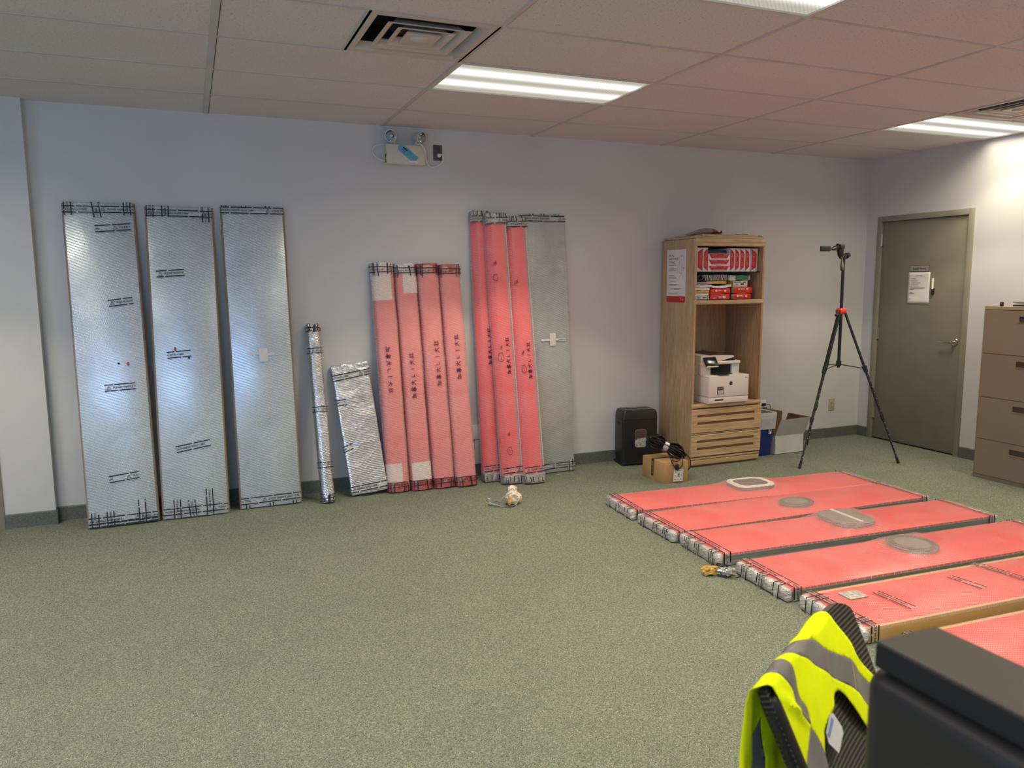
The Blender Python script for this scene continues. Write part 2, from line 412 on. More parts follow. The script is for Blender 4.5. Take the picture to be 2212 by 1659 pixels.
def hand(parent, F, seq, size, thick=.0042, gap=1.25):
    mb = MB(); pos = 0
    for ch in seq:
        if ch == ' ': pos += size * .5; continue
        for st in HAN[ch]:
            pts = [(pos + x * size + random.uniform(-.0015, .0015), (y - .5) * size + random.uniform(-.0015, .0015)) for x, y in st]
            for (a, b) in zip(pts, pts[1:]):
                d = Vector((b[0] - a[0], b[1] - a[1]))
                if d.length < 1e-5: continue
                d.normalize(); n = Vector((-d.y, d.x)) * thick / 2; e = d * thick * .4
                q = [(a[0] - e.x + n.x, a[1] - e.y + n.y), (b[0] + e.x + n.x, b[1] + e.y + n.y), (b[0] + e.x - n.x, b[1] + e.y - n.y), (a[0] - e.x - n.x, a[1] - e.y - n.y)]
                mb.add([F(*p) for p in q], [(0, 1, 2, 3)], 0)
        pos += size * gap
    o = mb.build('handwriting', MARK, parent); return o
exec_parts = True
# ================================================================== ROOM
XL, YF = -10.5, -8.5
YB = 0.0
mb = MB(); mb.box(XL - .12, .14, YF - .12, .12, -.06, 0); struct(mb.build('floor', CARPET))
# ceiling: tiles with the grid, openings for lights and vents
xE, T4, T2, Y1 = -1.2041, 1.2192, .6096, .5738
xg = [xE + T4 * k for k in (-8, -7, -6, -5, -4, -3, -2, -1, 0, 1)]
yg = [0] + [-(Y1 + T2 * k) for k in range(0, 14)]
holes = [(x - .61, x + .61, y - .305, y + .305) for x, y in LAMPS]
VENTS = [(-5.471, -4.862, -2.402, -1.793), (-1.204, -.595, -2.402, -1.793)]
mb = MB()
xs = sorted(set([XL, 0] + [min(0, x) for x in xg if x > XL] + [-5.471, -.595]))
ys = sorted(set([YF, 0] + [y for y in yg if y > YF]))
def inhole(cx, cy):
    return any(a < cx < b and c < cy < d for a, b, c, d in holes + VENTS)
for a, b in zip(xs, xs[1:]):
    for c, d in zip(ys, ys[1:]):
        if not inhole((a + b) / 2, (c + d) / 2):
            mb.add([(a, c, H), (b, c, H), (b, d, H), (a, d, H)], [(0, 1, 2, 3)])
for x in xg:
    if XL < x < -.05:
        w = .017 if abs(x + 6.08) < .1 else .0115
        mb.box(x - w, x + w, YF, 0, H - .004, H + .02, 1)
        mb.box(x + w, x + w + .0035, YF, 0, H - .0022, H + .01, 2)  # black strip stands in for the gap shadow between tile and tee
for y in ys[1:-1]:
    mb.box(XL, 0, y - .010, y + .010, H - .003, H + .02, 1)
for a, b, c, d in VENTS:
    e = a if a < -5 else b
    mb.box(e - .012, e + .012, c, d, H - .004, H + .02, 1)
mb.add([(XL, YF, H + .35), (0, YF, H + .35), (0, 0, H + .35), (XL, 0, H + .35)], [(0, 1, 2, 3)], 2)
TEE = simple('ceiling_grid_paint', (.52, .49, .49), .5)
struct(mb.build('ceiling', [TILE, TEE, BLACKM]))
# walls
mb = MB(); mb.box(XL - .1, .12, 0, .12, 0, H + .35); struct(mb.build('wall_back', WALL))
mb = MB(); mb.box(0, .12, YF - .1, -1.147, 0, H + .35); mb.box(0, .12, -.135, 0, 0, H + .35); mb.box(0, .12, -1.147, -.135, 2.18, H + .35)
struct(mb.build('wall_right', WALL))
mb = MB(); mb.box(XL - .12, XL, YF, -5.2, 0, H + .35); mb.box(XL - .12, XL, -2.6, 0, 0, H + .35); mb.box(XL - .12, XL, -5.2, -2.6, 0, .85); mb.box(XL - .12, XL, -5.2, -2.6, 2.4, H + .35)
struct(mb.build('wall_left', WALL))
mb = MB(); mb.box(XL, -9.6, YF - .12, YF, 0, H + .35); mb.box(-6.2, 0, YF - .12, YF, 0, H + .35); mb.box(-9.6, -6.2, YF - .12, YF, 0, .85); mb.box(-9.6, -6.2, YF - .12, YF, 2.4, H + .35)
struct(mb.build('wall_front', WALL))
# projecting wall section at the left, with the next door's jamb
mb = MB(); mb.box(-7.445, -7.155, -.0711, 0, 0, H); mb.box(-9.6, -7.445, -.0711, 0, 2.18, H); mb.box(XL, -8.50, -.0711, 0, 0, 2.18)
struct(mb.build('wall_pier', WALL))
def frame_rect(mb, mp, a0, a1, z1, w, d0, d1, m=0):
    """mp(a, d, z)->xyz box helper for a door casing"""
    for (p, q, r, s) in ((a0, a0 + w, 0, z1), (a1 - w, a1, 0, z1), (a0 + w, a1 - w, z1 - w, z1)):
        c = [mp(p, d0, r), mp(q, d1, s)]
        mb.box(c[0][0], c[1][0], c[0][1], c[1][1], c[0][2], c[1][2], m, .003)
# window 1 (front) and window 2 (left): frame, panes
GL = None
def glass():
    m, nt, p = newmat('window_glass'); p.inputs['Base Color'].default_value = (.8, .9, .95, 1); p.inputs['Roughness'].default_value = .02; p.inputs['Alpha'].default_value = .12
    return m
GL = glass()
mb = MB()
for x in (-9.6, -8.47, -7.34, -6.26): mb.box(x, x + .06, YF - .09, YF - .03, .85, 2.4)
for z in (.85, 2.34): mb.box(-9.6, -6.2, YF - .09, YF - .03, z, z + .06)
o = struct(mb.build('window_1', ALU)); mb = MB(); mb.box(-9.55, -6.25, YF - .065, YF - .055, .9, 2.35); mb.build('pane', GL, o)
mb = MB()
for y in (-5.2, -3.93, -2.66): mb.box(XL - .09, XL - .03, y, y + .06, .85, 2.4)
for z in (.85, 2.34): mb.box(XL - .09, XL - .03, -5.2, -2.6, z, z + .06)
o = struct(mb.build('window_2', ALU)); mb = MB(); mb.box(XL - .065, XL - .055, -5.15, -2.65, .9, 2.35); mb.build('pane', GL, o)
# door 1: supply room door in the right wall
mb = MB(); frame_rect(mb, lambda a, d, z: (d, a, z), -1.147, -.135, 2.18, .051, -.012, .10)
d1 = struct(mb.build('door_1', FRAMEP))
mb = MB(); mb.box(.012, .055, -1.0935, -.1885, .014, 2.127, 0, .002); leaf = mb.build('door_leaf', OLIVE, d1)
mb = MB(); mb.box(.02, .10, -1.096, -.186, 0, .012); mb.box(.09, .11, -1.096, -.186, 0, 2.13); mb.build('dark_gap', BLACKM, d1)
for z in (1.952, 1.048, .259):
    mb = MB(); mb.cyl((-.004, -.187, z - .055), (-.004, -.187, z + .055), .0065, m=0, n=10); mb.box(-.002, .012, -.200, -.188, z - .05, z + .05)
    for q in (-.02, .02): mb.cyl((-.004, -.187, z + q - .001), (-.004, -.187, z + q + .001), .0072, n=10)
    mb.build('hinge', STEEL if z > 1.5 else FRAMEP, d1)
mb = MB()
Tx = Matrix.Translation((.012, -1.028, 1.02)) @ Matrix.Rotation(-PI / 2, 4, 'Y')
mb.lathe([(.0, 0), (.033, 0), (.034, .004), (.030, .010), (.014, .013), (.012, .030), (.013, .045), (0, .046)], Tx)
mb.tube([(-.035, -1.028, 1.02), (-.042, -1.01, 1.02), (-.045, -.97, 1.019), (-.044, -.925, 1.017), (-.036, -.905, 1.017)], [.011, .011, .0095, .0085, .008], 0, 12)
mb.build('door_handle', STEEL, d1)
mb = MB(); mb.box(.008, .014, -1.0945, -1.088, .97, 1.09); mb.build('latch_plate', STEEL, d1)
# baseboards
def bboard(name, mp, a0, a1):
    mb = MB(); prof = [(0, 0), (.011, 0), (.009, .006), (.0085, .094), (.005, .1005), (0, .1005)]
    mb.loft([[mp(a, d, z) for d, z in prof] for a in (a0, a1)], 0, False); return struct(mb.build(name, BASEB))
bboard('baseboard_back', lambda a, d, z: (a, -d, z), -7.155, 0)
bboard('baseboard_right', lambda a, d, z: (-d, a, z), -.135, -.01)
bboard('baseboard_right', lambda a, d, z: (-d, a, z), -8.4, -1.147)
bboard('baseboard_pier', lambda a, d, z: (a, -.0711 - d, z), -7.445, -7.146)
bboard('baseboard_pier', lambda a, d, z: (-7.155 + d, a, z), -.0800, -.0005)
# door 2: jamb at the extreme left
mb = MB(); frame_rect(mb, lambda a, d, z: (a, -.0711 + d, z), -8.50, -7.445, 2.18, .051, -.014, .06)
d2 = struct(mb.build('door_2', FRAMEP)); mb = MB(); mb.box(-8.449, -7.496, -.055, -.015, .01, 2.129); mb.build('door_leaf', OLIVE, d2)
# ================================================================== CEILING FITTINGS
def lensmat():
    m, nt, p = newmat('prismatic_lens'); tc = nd(nt, 'ShaderNodeTexCoord').outputs['Object']
    s = nd(nt, 'ShaderNodeSeparateXYZ'); nt.links.new(tc, s.inputs[0])
    # two lamp tubes glow through the lens
    def band(c):
        d = math_(nt, 'ABSOLUTE', math_(nt, 'SUBTRACT', s.outputs[1], c))
        mr = nd(nt, 'ShaderNodeMapRange', interpolation_type='SMOOTHSTEP'); mr.inputs[1].default_value = 0; mr.inputs[2].default_value = .11
        mr.inputs[3].default_value = 1; mr.inputs[4].default_value = 0; nt.links.new(d, mr.inputs[0]); return mr.outputs[0]
    b = math_(nt, 'ADD', band(-.12), band(.12), clamp=True)
    w = nd(nt, 'ShaderNodeVectorMath', operation='SCALE'); w.inputs['Scale'].default_value = 90; nt.links.new(tc, w.inputs[0])
    ck = nd(nt, 'ShaderNodeTexChecker'); ck.inputs['Scale'].default_value = 1; nt.links.new(w.outputs[0], ck.inputs[0])
    ck.inputs[1].default_value = (1, 1, 1, 1); ck.inputs[2].default_value = (.82, .82, .82, 1)
    e = nd(nt, 'ShaderNodeEmission')
    mx = nd(nt, 'ShaderNodeMix', data_type='RGBA', blend_type='MULTIPLY'); mx.inputs[0].default_value = 1
    nt.links.new(ramp(nt, b, [(0, (.84, .79, .66)), (.6, (1, .98, .90)), (1, (1, 1, .99))]), mx.inputs[6]); nt.links.new(ck.outputs[0], mx.inputs[7])
    nt.links.new(mx.outputs[2], e.inputs[0])
    nt.links.new(math_(nt, 'MULTIPLY_ADD', b, .75, .62), e.inputs[1])
    out = nt.nodes['Material Output']; nt.links.new(e.outputs[0], out.inputs[0]); return m
LENS = lensmat()
lname = {(-4.25, -1.485): 'lit rectangular ceiling light above the middle of the back wall', (-.61, -1.485): 'lit rectangular ceiling light against the right wall above the door side',
         (-4.25, -3.31): 'lit rectangular ceiling light cut off by the top edge of the photo'}
for x, y in LAMPS:
    if (x, y) not in lname: lb = 'lit rectangular ceiling light outside the view'
    else: lb = lname[(x, y)]
    t = empty('ceiling_light', lb, 'ceiling light', (x, y, H), group='recessed ceiling lights')
    mb = MB(); w, d, f = .609, .3045, .022
    for (a, b, c, e) in ((-w, w, -d, -d + f), (-w, w, d - f, d), (-w, -w + f, -d + f, d - f), (w - f, w, -d + f, d - f)): mb.box(a, b, c, e, -.006, .02)
    mb.box(-w, w, -d, d, .06, .075)
    mb.build('frame', simple('light_frame', (.6, .58, .53), .4), t)
    mb = MB(); mb.box(-w + f, w - f, -d + f, d - f, .002, .008)
    mb.build('lens', LENS, t)
VM = simple('vent_paint', (.56, .50, .46), .45)
for (a, b, c, d), lb in zip(VENTS, ('square louvred ceiling vent left of the middle ceiling light', 'square louvred ceiling vent beside the ceiling light at the right wall')):
    t = empty('ceiling_vent', lb, 'ceiling vent', ((a + b) / 2, (c + d) / 2, H), group='louvred ceiling vents')
    hs = .3045
    def ring(mb, h0, z0, h1, z1, th=.0015):
        A = [(sx * h0, sy * h0, z0) for sx, sy in ((-1, -1), (1, -1), (1, 1), (-1, 1))]
        B = [(sx * h1, sy * h1, z1) for sx, sy in ((-1, -1), (1, -1), (1, 1), (-1, 1))]
        mb.add(A + B, [(i, (i + 1) % 4, 4 + (i + 1) % 4, 4 + i) for i in range(4)])
        A2 = [(x, y, z + .003) for x, y, z in A]; B2 = [(x, y, z + .003) for x, y, z in B]
        mb.add(A2 + B2, [(i, (i + 1) % 4, 4 + (i + 1) % 4, 4 + i) for i in range(4)])
        mb.add(A + A2, [(i, (i + 1) % 4, 4 + (i + 1) % 4, 4 + i) for i in range(4)])
    mb = MB(); ring(mb, hs, -.004, .262, -.004); ring(mb, .262, -.004, .235, .03); mb.build('frame', VM, t)
    for h in (.198, .138):
        mb = MB(); ring(mb, h, -.008, h - .022, -.004); ring(mb, h - .022, -.004, h - .048, .022); mb.build('louvre', VM, t)
    mb = MB(); mb.box(-.083, .083, -.083, .083, -.008, -.005, 0); ring(mb, .083, -.006, .055, .02)
    mb.lathe([(.05, -.008), (.046, -.014), (.03, -.019), (0, -.021)], Matrix.Identity(4)); mb.build('centre_plate', VM, t)
    mb = MB(); ring(mb, .235, .03, .25, .12); mb.box(-.3, .3, -.3, .3, .12, .123); mb.lathe([(.15, .05), (.15, .119)], Matrix.Identity(4), 1); mb.build('duct_box', [simple('dark_duct', (.025, .021, .02), .7), BLACKM], t)
# ================================================================== LEANING SIGN PANELS
def lean(name, label, cat, xb, xt, L, front, t, Wd=.4, group=None, top=0.0, rz=0):
    """thing standing on its back bottom edge; top back edge at y=-top"""
    base = front + t
    th = math.asin(min(.9, (-base - .002 - top) / L)); ph = math.asin((xt - xb) / L)
    dz = abs(math.sin(ph)) * Wd / 2
    return empty(name, label, cat, (xb, base, dz + .001), (-th, ph, rz), group)
def dashes(mb, segs, F, w=.006, m=1):
    for (a, b) in segs:
        a = Vector(a); b = Vector(b); d = (b - a).normalized(); n = Vector((-d.y, d.x)) * w / 2
        mb.add([F(*(a + n)), F(*(b + n)), F(*(b - n)), F(*(a - n))], [(0, 1, 2, 3)], m)
def flat_panel(name, label, xb, xt, L, front, W_, t, group, body, filmm, back=True):
    o = lean(name, label, 'sign panel', xb, xt, L, front, t, W_, group)
    mb = MB(); mb.box(-W_ / 2 + .004, W_ / 2 - .004, -t + .004, -.008, .004, L - .004, 0, .003); mb.build('panel_body', body, o)
    if back:
        mb = MB(); mb.box(-W_ / 2 - .009, W_ / 2 + .009, -.008, 0, 0, L, 0); b = mb.build('backing_board', BROWNE, o)
        mb = MB()
        for s in (-1, 1): mb.box(s * (W_ / 2 + .001) - .0035, s * (W_ / 2 + .001) + .0035, -t + .012, -.0085, .003, L - .003, 0)
        mb.build('edge_trim', BROWNE, o)
    mb = MB(); n0 = 0
    mb.bm(subbox(-W_ / 2, W_ / 2, -t, -.006, .001, L, .05, .006), 0, True)
    for i, v in enumerate(mb.v):
        if v[1] < -t + .001 and abs(v[0]) < W_ / 2 - .01:
            k = noise.noise(Vector((v[0] * 6 + xb * 5, v[2] * 1.5, 3)))
            mb.v[i] = (v[0], v[1] - .002 - .003 * k, v[2])
    mb.build('bubble_wrap', filmm, o)
    return o
PT = .034
def ftape(o, u0, h0, u1, h1, y, **k):
    return tape(o, [(u0, y, h0), (u1, y, h1)], Vector((-(h1 - h0), 0, (u1 - u0))), [(0, -1, 0)], **k)
def vtape_top(o, u, L, t, y, drop=.06, du=.0, **k):
    return tape(o, [(u, y, L - drop), (u + du, y, L + .001), (u + du, -.004, L + .001)], (-1, 0, 0), [(0, -1, 0), (0, 0, 1)], **k)
def vtape_bot(o, u, y, rise=.1, du=0, **k):
    return tape(o, [(u, y, .003), (u + du, y, rise)], (-1, 0, 0), [(0, -1, 0)], **k)
def dot(o, name, u, h, y, r, m, sx=1):
    mb = MB(); T = Matrix.Translation((u, y, h)) @ Matrix.Rotation(PI / 2, 4, 'X') @ Matrix.Diagonal((sx, 1, 1, 1))
    mb.lathe([(0, 0), (r, 0), (r * .9, .002), (0, .0022)], T, 0, 14); return mb.build(name, m, o)
G1 = 'tall silver wrapped panels leaning on the back wall'
YF1 = -PT - .0065
# p1
o = flat_panel('wrapped_sign_panel', 'tall silver wrapped panel, leftmost, nearest the projecting wall section', -6.736, -6.771, 2.125, -.302, .412, PT, G1, SILV, FILMS)
ftape(o, -.212, 2.08, .212, 2.078, YF1, phase=.12)
vtape_top(o, -.178, 2.125, PT, YF1, .085); vtape_top(o, -.008, 2.125, PT, YF1, .10, -.012, phase=.2); vtape_top(o, .168, 2.125, PT, YF1, .085, phase=.1)
ftape(o, -.03, 1.952, .18, 1.966, YF1, phase=.24); ftape(o, .012, 1.462, .158, 1.478, YF1, phase=.0)
ftape(o, -.05, .908, .135, .912, YF1); ftape(o, -.068, .308, .112, .322, YF1, phase=.24)
ftape(o, -.205, .045, .205, .043, YF1, phase=.07); ftape(o, -.205, .018, .205, .02, YF1 - .0005, w=.03, txt=False)
vtape_bot(o, -.165, YF1, .10); vtape_bot(o, -.075, YF1, .1, phase=.05); vtape_bot(o, .115, YF1, .155, phase=.2)
dot(o, 'red_sticker', .10, 1.06, YF1, .013, REDP, .6); dot(o, 'dark_hole', .045, 1.065, YF1, .007, BLACKM)
# p2
o = flat_panel('wrapped_sign_panel', 'tall silver wrapped panel, second from the left, with brown board edges', -6.292, -6.284, 2.115, -.292, .412, PT, G1, SILV, FILMS)
ftape(o, -.208, 2.068, .208, 2.066, YF1, phase=.0)
vtape_top(o, -.182, 2.115, PT, YF1, .075); vtape_top(o, -.088, 2.115, PT, YF1, .075, phase=.1); vtape_top(o, .165, 2.115, PT, YF1, .105, phase=.2)
ftape(o, -.165, 1.655, .01, 1.668, YF1, phase=.0); ftape(o, -.128, 1.108, .022, 1.118, YF1, phase=.16)
ftape(o, -.105, .468, .112, .50, YF1, phase=.08)
ftape(o, -.205, .05, .205, .052, YF1, phase=.04)
vtape_bot(o, -.118, YF1, .13); vtape_bot(o, -.018, YF1, .12, -.01, phase=.12); vtape_bot(o, .088, YF1, .185, phase=0)
dot(o, 'red_sticker', -.075, 1.15, YF1, .013, REDP, .55); dot(o, 'dark_hole', .008, 1.085, YF1, .007, BLACKM)
# p3
o = flat_panel('wrapped_sign_panel', 'tall silver bubble-wrapped panel, third from the left, white tape patch at its middle', -5.795, -5.81, 2.125, -.241, .410, PT, G1, SILV, FILMS)
ftape(o, -.208, 2.095, .208, 2.093, YF1, mirror=True, flip=True, phase=.05)
for u in (-.19, -.06, .1): vtape_top(o, u, 2.125, PT, YF1, .008, txt=False, w=.035)
ftape(o, -.205, .055, .205, .06, YF1, mirror=True, flip=True, phase=.2)
for u in (-.16, .0, .16): vtape_bot(o, u, YF1, .028, w=.03, txt=False)
def patch(o, u, h, w, hh, y, m=None, name='tape_patch', arms=()):
    mb = MB(); mb.box(u - w / 2, u + w / 2, y - .002, y, h - hh / 2, h + hh / 2, 0, .001)
    for (a, b, c, d) in arms: mb.box(a, b, y - .0025, y - .0005, c, d, 0)
    return mb.build(name, m or simple('white_foam_tape', (.72, .71, .68), .5, bscale=60, bstr=.5), o)
patch(o, .01, 1.08, .062, .095, YF1, arms=[(-.09, -.02, 1.085, 1.098), (.04, .085, 1.078, 1.09)])
# g: grey panel on the right
o = flat_panel('wrapped_sign_panel', 'tall flat grey wrapped panel with a white tape cross, right of the red channels', -3.546, -3.568, 2.125, -.19, .410, .03, G1, GREYF, film('bubble_film_grey', 'XZ', .12, .34, (.62, .66, .66), .3, 3, .3), back=False)
ftape(o, -.205, 2.09, .205, 2.088, -.0365, mirror=True, flip=True)
for u in (-.10, .0, .13): vtape_top(o, u, 2.125, .03, -.0365, .01, txt=False, w=.035)
ftape(o, -.205, .055, .205, .058, -.0365, mirror=True, flip=True, phase=.15)
vtape_bot(o, .165, -.0365, .10, w=.04, txt=False)
patch(o, .045, 1.105, .055, .105, -.0365, arms=[(-.06, .16, 1.095, 1.112), (.10, .165, 1.088, 1.105)])
# silver narrow tube-like piece
def rrect(w, d, r, z, n=5, cx=0, cy=0):
    pts = []
    for (sx, sy, a0) in ((1, 1, 0), (-1, 1, 90), (-1, -1, 180), (1, -1, 270)):
        for i in range(n + 1):
            a = math.radians(a0 + 90 * i / n)
            pts.append((cx + sx * (w / 2 - r) + r * math.cos(a), cy + sy * (d / 2 - r) + r * math.sin(a), z))
    return pts
def dprof(w, d, z, flat=.5, n=18):
    """D-shaped section: flat back at y=0, bulging front to y=-d"""
    pts = [(w / 2, 0, z)]
    for i in range(n + 1):
        a = PI * i / n; c = math.cos(a); s = max(0.0, math.sin(a))
        pts.append((w / 2 * (abs(c) ** flat) * (1 if c >= 0 else -1), -.010 - (d - .010) * (s ** .55), z))
    pts.append((-w / 2, 0, z)); return pts
def pillow(mb, w, d, L, cell=.04, flat=.55, m=0, ends=.02, seed=0, amp=.003):
    zs = [0, ends * .3, ends] + [ends + (L - 2 * ends) * i / int(L / cell) for i in range(1, int(L / cell))] + [L - ends, L - ends * .3, L]
    rings = []
    for z in zs:
        k = 1
        if z < ends: k = .86 + .14 * math.sqrt(z / ends)
        if z > L - ends: k = .86 + .14 * math.sqrt((L - z) / ends)
        r = []
        for (x, y, q) in dprof(w * k, d * k, z, flat):
            f = noise.noise(Vector((x * 14 + seed, y * 14, z * 5)))
            r.append((x + f * amp * (0 if y > -.011 else 1), min(y, y - f * amp) if y < -.011 else y, q))
        rings.append(r)
    return mb.loft(rings, m)
# silver slim bundle
o = lean('wrapped_slim_bundle', 'slim silver foil bundle standing on end with crumpled taped tip', 'wrapped bundle', -5.405, -5.43, 1.30, -.34, .075, .1)
mb = MB(); pillow(mb, .098, .072, 1.30, .03, .6, ends=.012, seed=3, amp=.006); mb.build('foil_wrap', SILVC, o)
def capband(o, w, d, z0, z1, mat_, seed=0, name='crumpled_end', flat=.55):
    mb = MB(); n = max(3, int((z1 - z0) / .012)); rings = []
    for i in range(n + 1):
        z = z0 + (z1 - z0) * i / n; k = 1.04
        r = []
        for (x, y, q) in dprof(w * k, d * k, z, flat, 26):
            f = noise.noise_vector(Vector((x * 38 + seed * 2, y * 38, z * 38)))
            r.append((x + f.x * .005, min(0, y + f.y * .005), q + f.z * .004))
        rings.append(r)
    mb.loft(rings, 0); return mb.build(name, mat_, o)
def bands(o, w, d, flat, lines, verts, name='printed_tape', txtz=(), off=.004, th=.0055, ins=.045):
    """black printed tape borders wrapped round a D-section: horizontal lines at z, vertical ticks at (k, z0, z1)"""
    def at(k, z):  # k in 0..1 along front arc
        pr = dprof(w * 1.05 + off * 2, d * 1.05 + off, z, flat, 40)[1:-1]
        f = k * (len(pr) - 1); i = int(min(len(pr) - 2, f)); f -= i
        return Vector(pr[i]).lerp(Vector(pr[i + 1]), f)
    mb = MB()
    for z, sl in lines:
        N = 30; prev = None
        for i in range(N + 1):
            k = i / N; zz = z + sl * (k - .5) + random.uniform(-.0008, .0008)
            a = at(k, zz - th / 2); b = at(k, zz + th / 2)
            if prev and random.random() > .05: mb.add([prev[0], a, b, prev[1]], [(0, 1, 2, 3)], 0)
            prev = (a, b)
    for k, z0, z1 in verts:
        N = 5; dk = th / (w * 1.5); sk = random.uniform(-.03, .03)
        prev = None
        for i in range(N + 1):
            z = z0 + (z1 - z0) * i / N; kk = k + sk * i / N
            a = at(max(0, kk - dk / 2), z); b = at(min(1, kk + dk / 2), z)
            if prev: mb.add([prev[0], a, b, prev[1]], [(0, 1, 2, 3)], 0)
            prev = (a, b)
    for z, k0, mir in txtz:
        sz = .0155; v, f = text2d(WORDS, sz); arc = w * 1.6
        tw = textw(WORDS) * sz
        P = [at(min(1, max(0, (k0 + (1 - (x if not mir else tw - x) / arc) - 1) * 1.0 + (0))), z + y - .005) for x, y in v]
        ok = [0 < (k0 - (x if not mir else tw - x) / arc) < 1 for x, y in v]
        P = [at(min(1, max(0, k0 - (x if not mir else tw - x) / arc)), z + y - .005) for x, y in v]
        for fc in f:
            if all(ok[i] for i in fc): mb.add([P[i] for i in fc], [tuple(range(len(fc)))], 0)
    return mb.build(name, INK, o)
capband(o, .098, .072, 1.245, 1.30, SILVC, 1, flat=.6)
capband(o, .098, .072, .0, .06, SILVC, 2, flat=.6)
for ln, vt_, tx in (([(1.27, .01), (1.25, -.008)], [(.5, 1.24, 1.295), (.62, 1.25, 1.3), (.4, 1.25, 1.3), (.7, 1.24, 1.28)], []), ([(1.12, .004), (1.085, .004)], [], [(1.1, .6, 0)]),
                    ([(.69, .003), (.655, .004)], [], [(.672, 1.25, 0)]), ([(.285, .004), (.25, .003)], [], [(.267, 1.25, 0)]),
                    ([(.055, .015), (.03, -.01), (.008, 0)], [(.5, .0, .05), (.35, .0, .04), (.65, 0, .05), (.8, .01, .05)], [])):
    bands(o, .098, .072, .6, ln, vt_, txtz=tx)
# small silver panel
o = lean('wrapped_small_panel', 'short silver foil-wrapped panel leaning left of the pink channels', 'sign panel', -5.085, -5.172, .985, -.245, .05, .28)
mb = MB(); st = len(mb.v); mb.bm(subbox(-.139, .139, -.045, 0, 0, .975, .025, .010), 0, True); crumple(mb, st, .0035, 11, 4)
mb.build('foil_wrap', SILVC, o)
mb = MB(); st = len(mb.v); mb.bm(subbox(-.141, .141, -.049, .0, .905, .982, .014, .008), 0, True); crumple(mb, st, .006, 32, 5); mb.build('crumpled_end', SILVC, o)
tape(o, [(-.141, -.004, .895), (-.141, -.0515, .885), (.141, -.0515, .905)], (0, 0, 1), [(-1, 0, 0), (0, -1, 0)], phase=.1, off=.003)
tape(o, [(-.141, -.004, .045), (-.141, -.0475, .045), (.141, -.0475, .05)], (0, 0, 1), [(-1, 0, 0), (0, -1, 0)], phase=.02)
for h, a in ((.70, 0), (.35, .02)):
    tape(o, [(-.141, -.004, h), (-.141, -.0475, h), (-.07, -.0475, h + a)], (0, 0, 1), [(-1, 0, 0), (0, -1, 0)], phase=.2)
    mb = MB(); mb.box(-.05, .10, -.0482, -.0478, h + .022, h + .0235); mb.box(-.05, .10, -.0482, -.0478, h - .014, h - .0125); mb.build('tape_edge', simple('tape_edge_grey', (.16, .16, .17), .4), o)
# ------------------------------------------------------------------ pink channels
G2 = 'pink bubble-wrapped letter channels of middle height'
def frontF(o, w, d, flat, u0, z0, dirz):
    """maps (x along writing, y across) to the bulging front: writing runs up (dirz=1) or down (-1)"""
    def F(x, y):
        z = z0 + x * dirz; u = u0 - y * dirz
        c = max(-1, min(1, u / (w / 2))); c2 = (abs(c)) ** (1 / flat); s = math.sqrt(max(0, 1 - c2 * c2))
        return (u, -.010 - (d - .010) * (s ** .55) - .0065, z)
    return F
def pink(label, xb, xt, L, front, W_, seq_z, dirz, u0=.0, extra=None, seed=0, sz=.039):
    t = .075
    o = lean('wrapped_letter_channel', label, 'wrapped channel', xb, xt, L, front, t, W_, G2)
    mb = MB(); pillow(mb, W_ - .014, t - .008, L - .004, .06, .55, ends=.015, seed=seed); mb.build('red_channel', REDF, o, (0, 0, .002))
    if extra: extra(o)
    mb = MB(); pillow(mb, W_, t, L, .03, .55, ends=.02, seed=seed + 9, amp=.006); mb.build('bubble_wrap', FILMP, o)
    capband(o, W_ - .004, t - .002, L - .075, L, ENDP if seed > 1.5 else ENDW, seed); capband(o, W_ - .004, t - .002, 0, .07, ENDP, seed + 5)
    vs = [(random.uniform(.2, .85), L - random.uniform(.085, .11), L - random.uniform(0, .02)) for _ in range(6)]
    vb = [(k + random.uniform(-.03, .03), 0, random.uniform(.045, .075)) for k in (.2, .32, .45, .58, .7, .84)]
    bands(o, W_, t, .55, [(L - .035, .008), (L - .072, -.006)], vs, txtz=[(L - .055, .9, 0)])
    bands(o, W_, t, .55, [(.072, .008), (.036, -.006)], vb, txtz=[(.053, 1.0, 0)])
    F = frontF(o, W_, t, .55, u0, seq_z, dirz)
    hand(o, F, ['jia', 'na', 'da', 'L', 'one', 'da', 'hong'], sz, gap=1.32)
    return o
def whitepad(zs):
    def f(o):
        mb = MB()
        for (k0, k1, z0, z1) in zs:
            N = 8; prev = None
            for i in range(N + 1):
                a = []
                for z in (z0, z1):
                    pr = dprof(.172, .070, z, .55, 60)[1:-1]; a.append(pr[int((k0 + (k1 - k0) * i / N) * 60)])
                if prev: mb.add([prev[0], a[0], a[1], prev[1]], [(0, 1, 2, 3)], 0, True)
                prev = a
        mb.build('foam_pad', simple('white_foam', (.78, .77, .72), .6, bscale=40, bstr=.4, bdist=.003), o)
    return f
pink('pink wrapped channel with white foam at top and foot, beside the short silver panel', -4.862, -4.905, 1.735, -.262, .172, 1.10, -1, -.012, whitepad([(.35, 1, 1.45, 1.735), (.45, .98, .05, .215)]), 0)
pink('pink wrapped channel, second of four, small white pad near its top, grey foot patch', -4.685, -4.728, 1.728, -.272, .170, .70, 1, -.012, whitepad([(.02, .55, 1.50, 1.70), (.05, .75, .06, .21)]), 1)
pink('pink wrapped channel, third of four, all pink with handwriting across the middle', -4.507, -4.552, 1.728, -.283, .170, .785, 1, .014, None, 2)
pink('pink wrapped channel, rightmost of the four shorter ones, beside the wall plate', -4.334, -4.375, 1.725, -.31, .172, .83, 1, .0, None, 3)
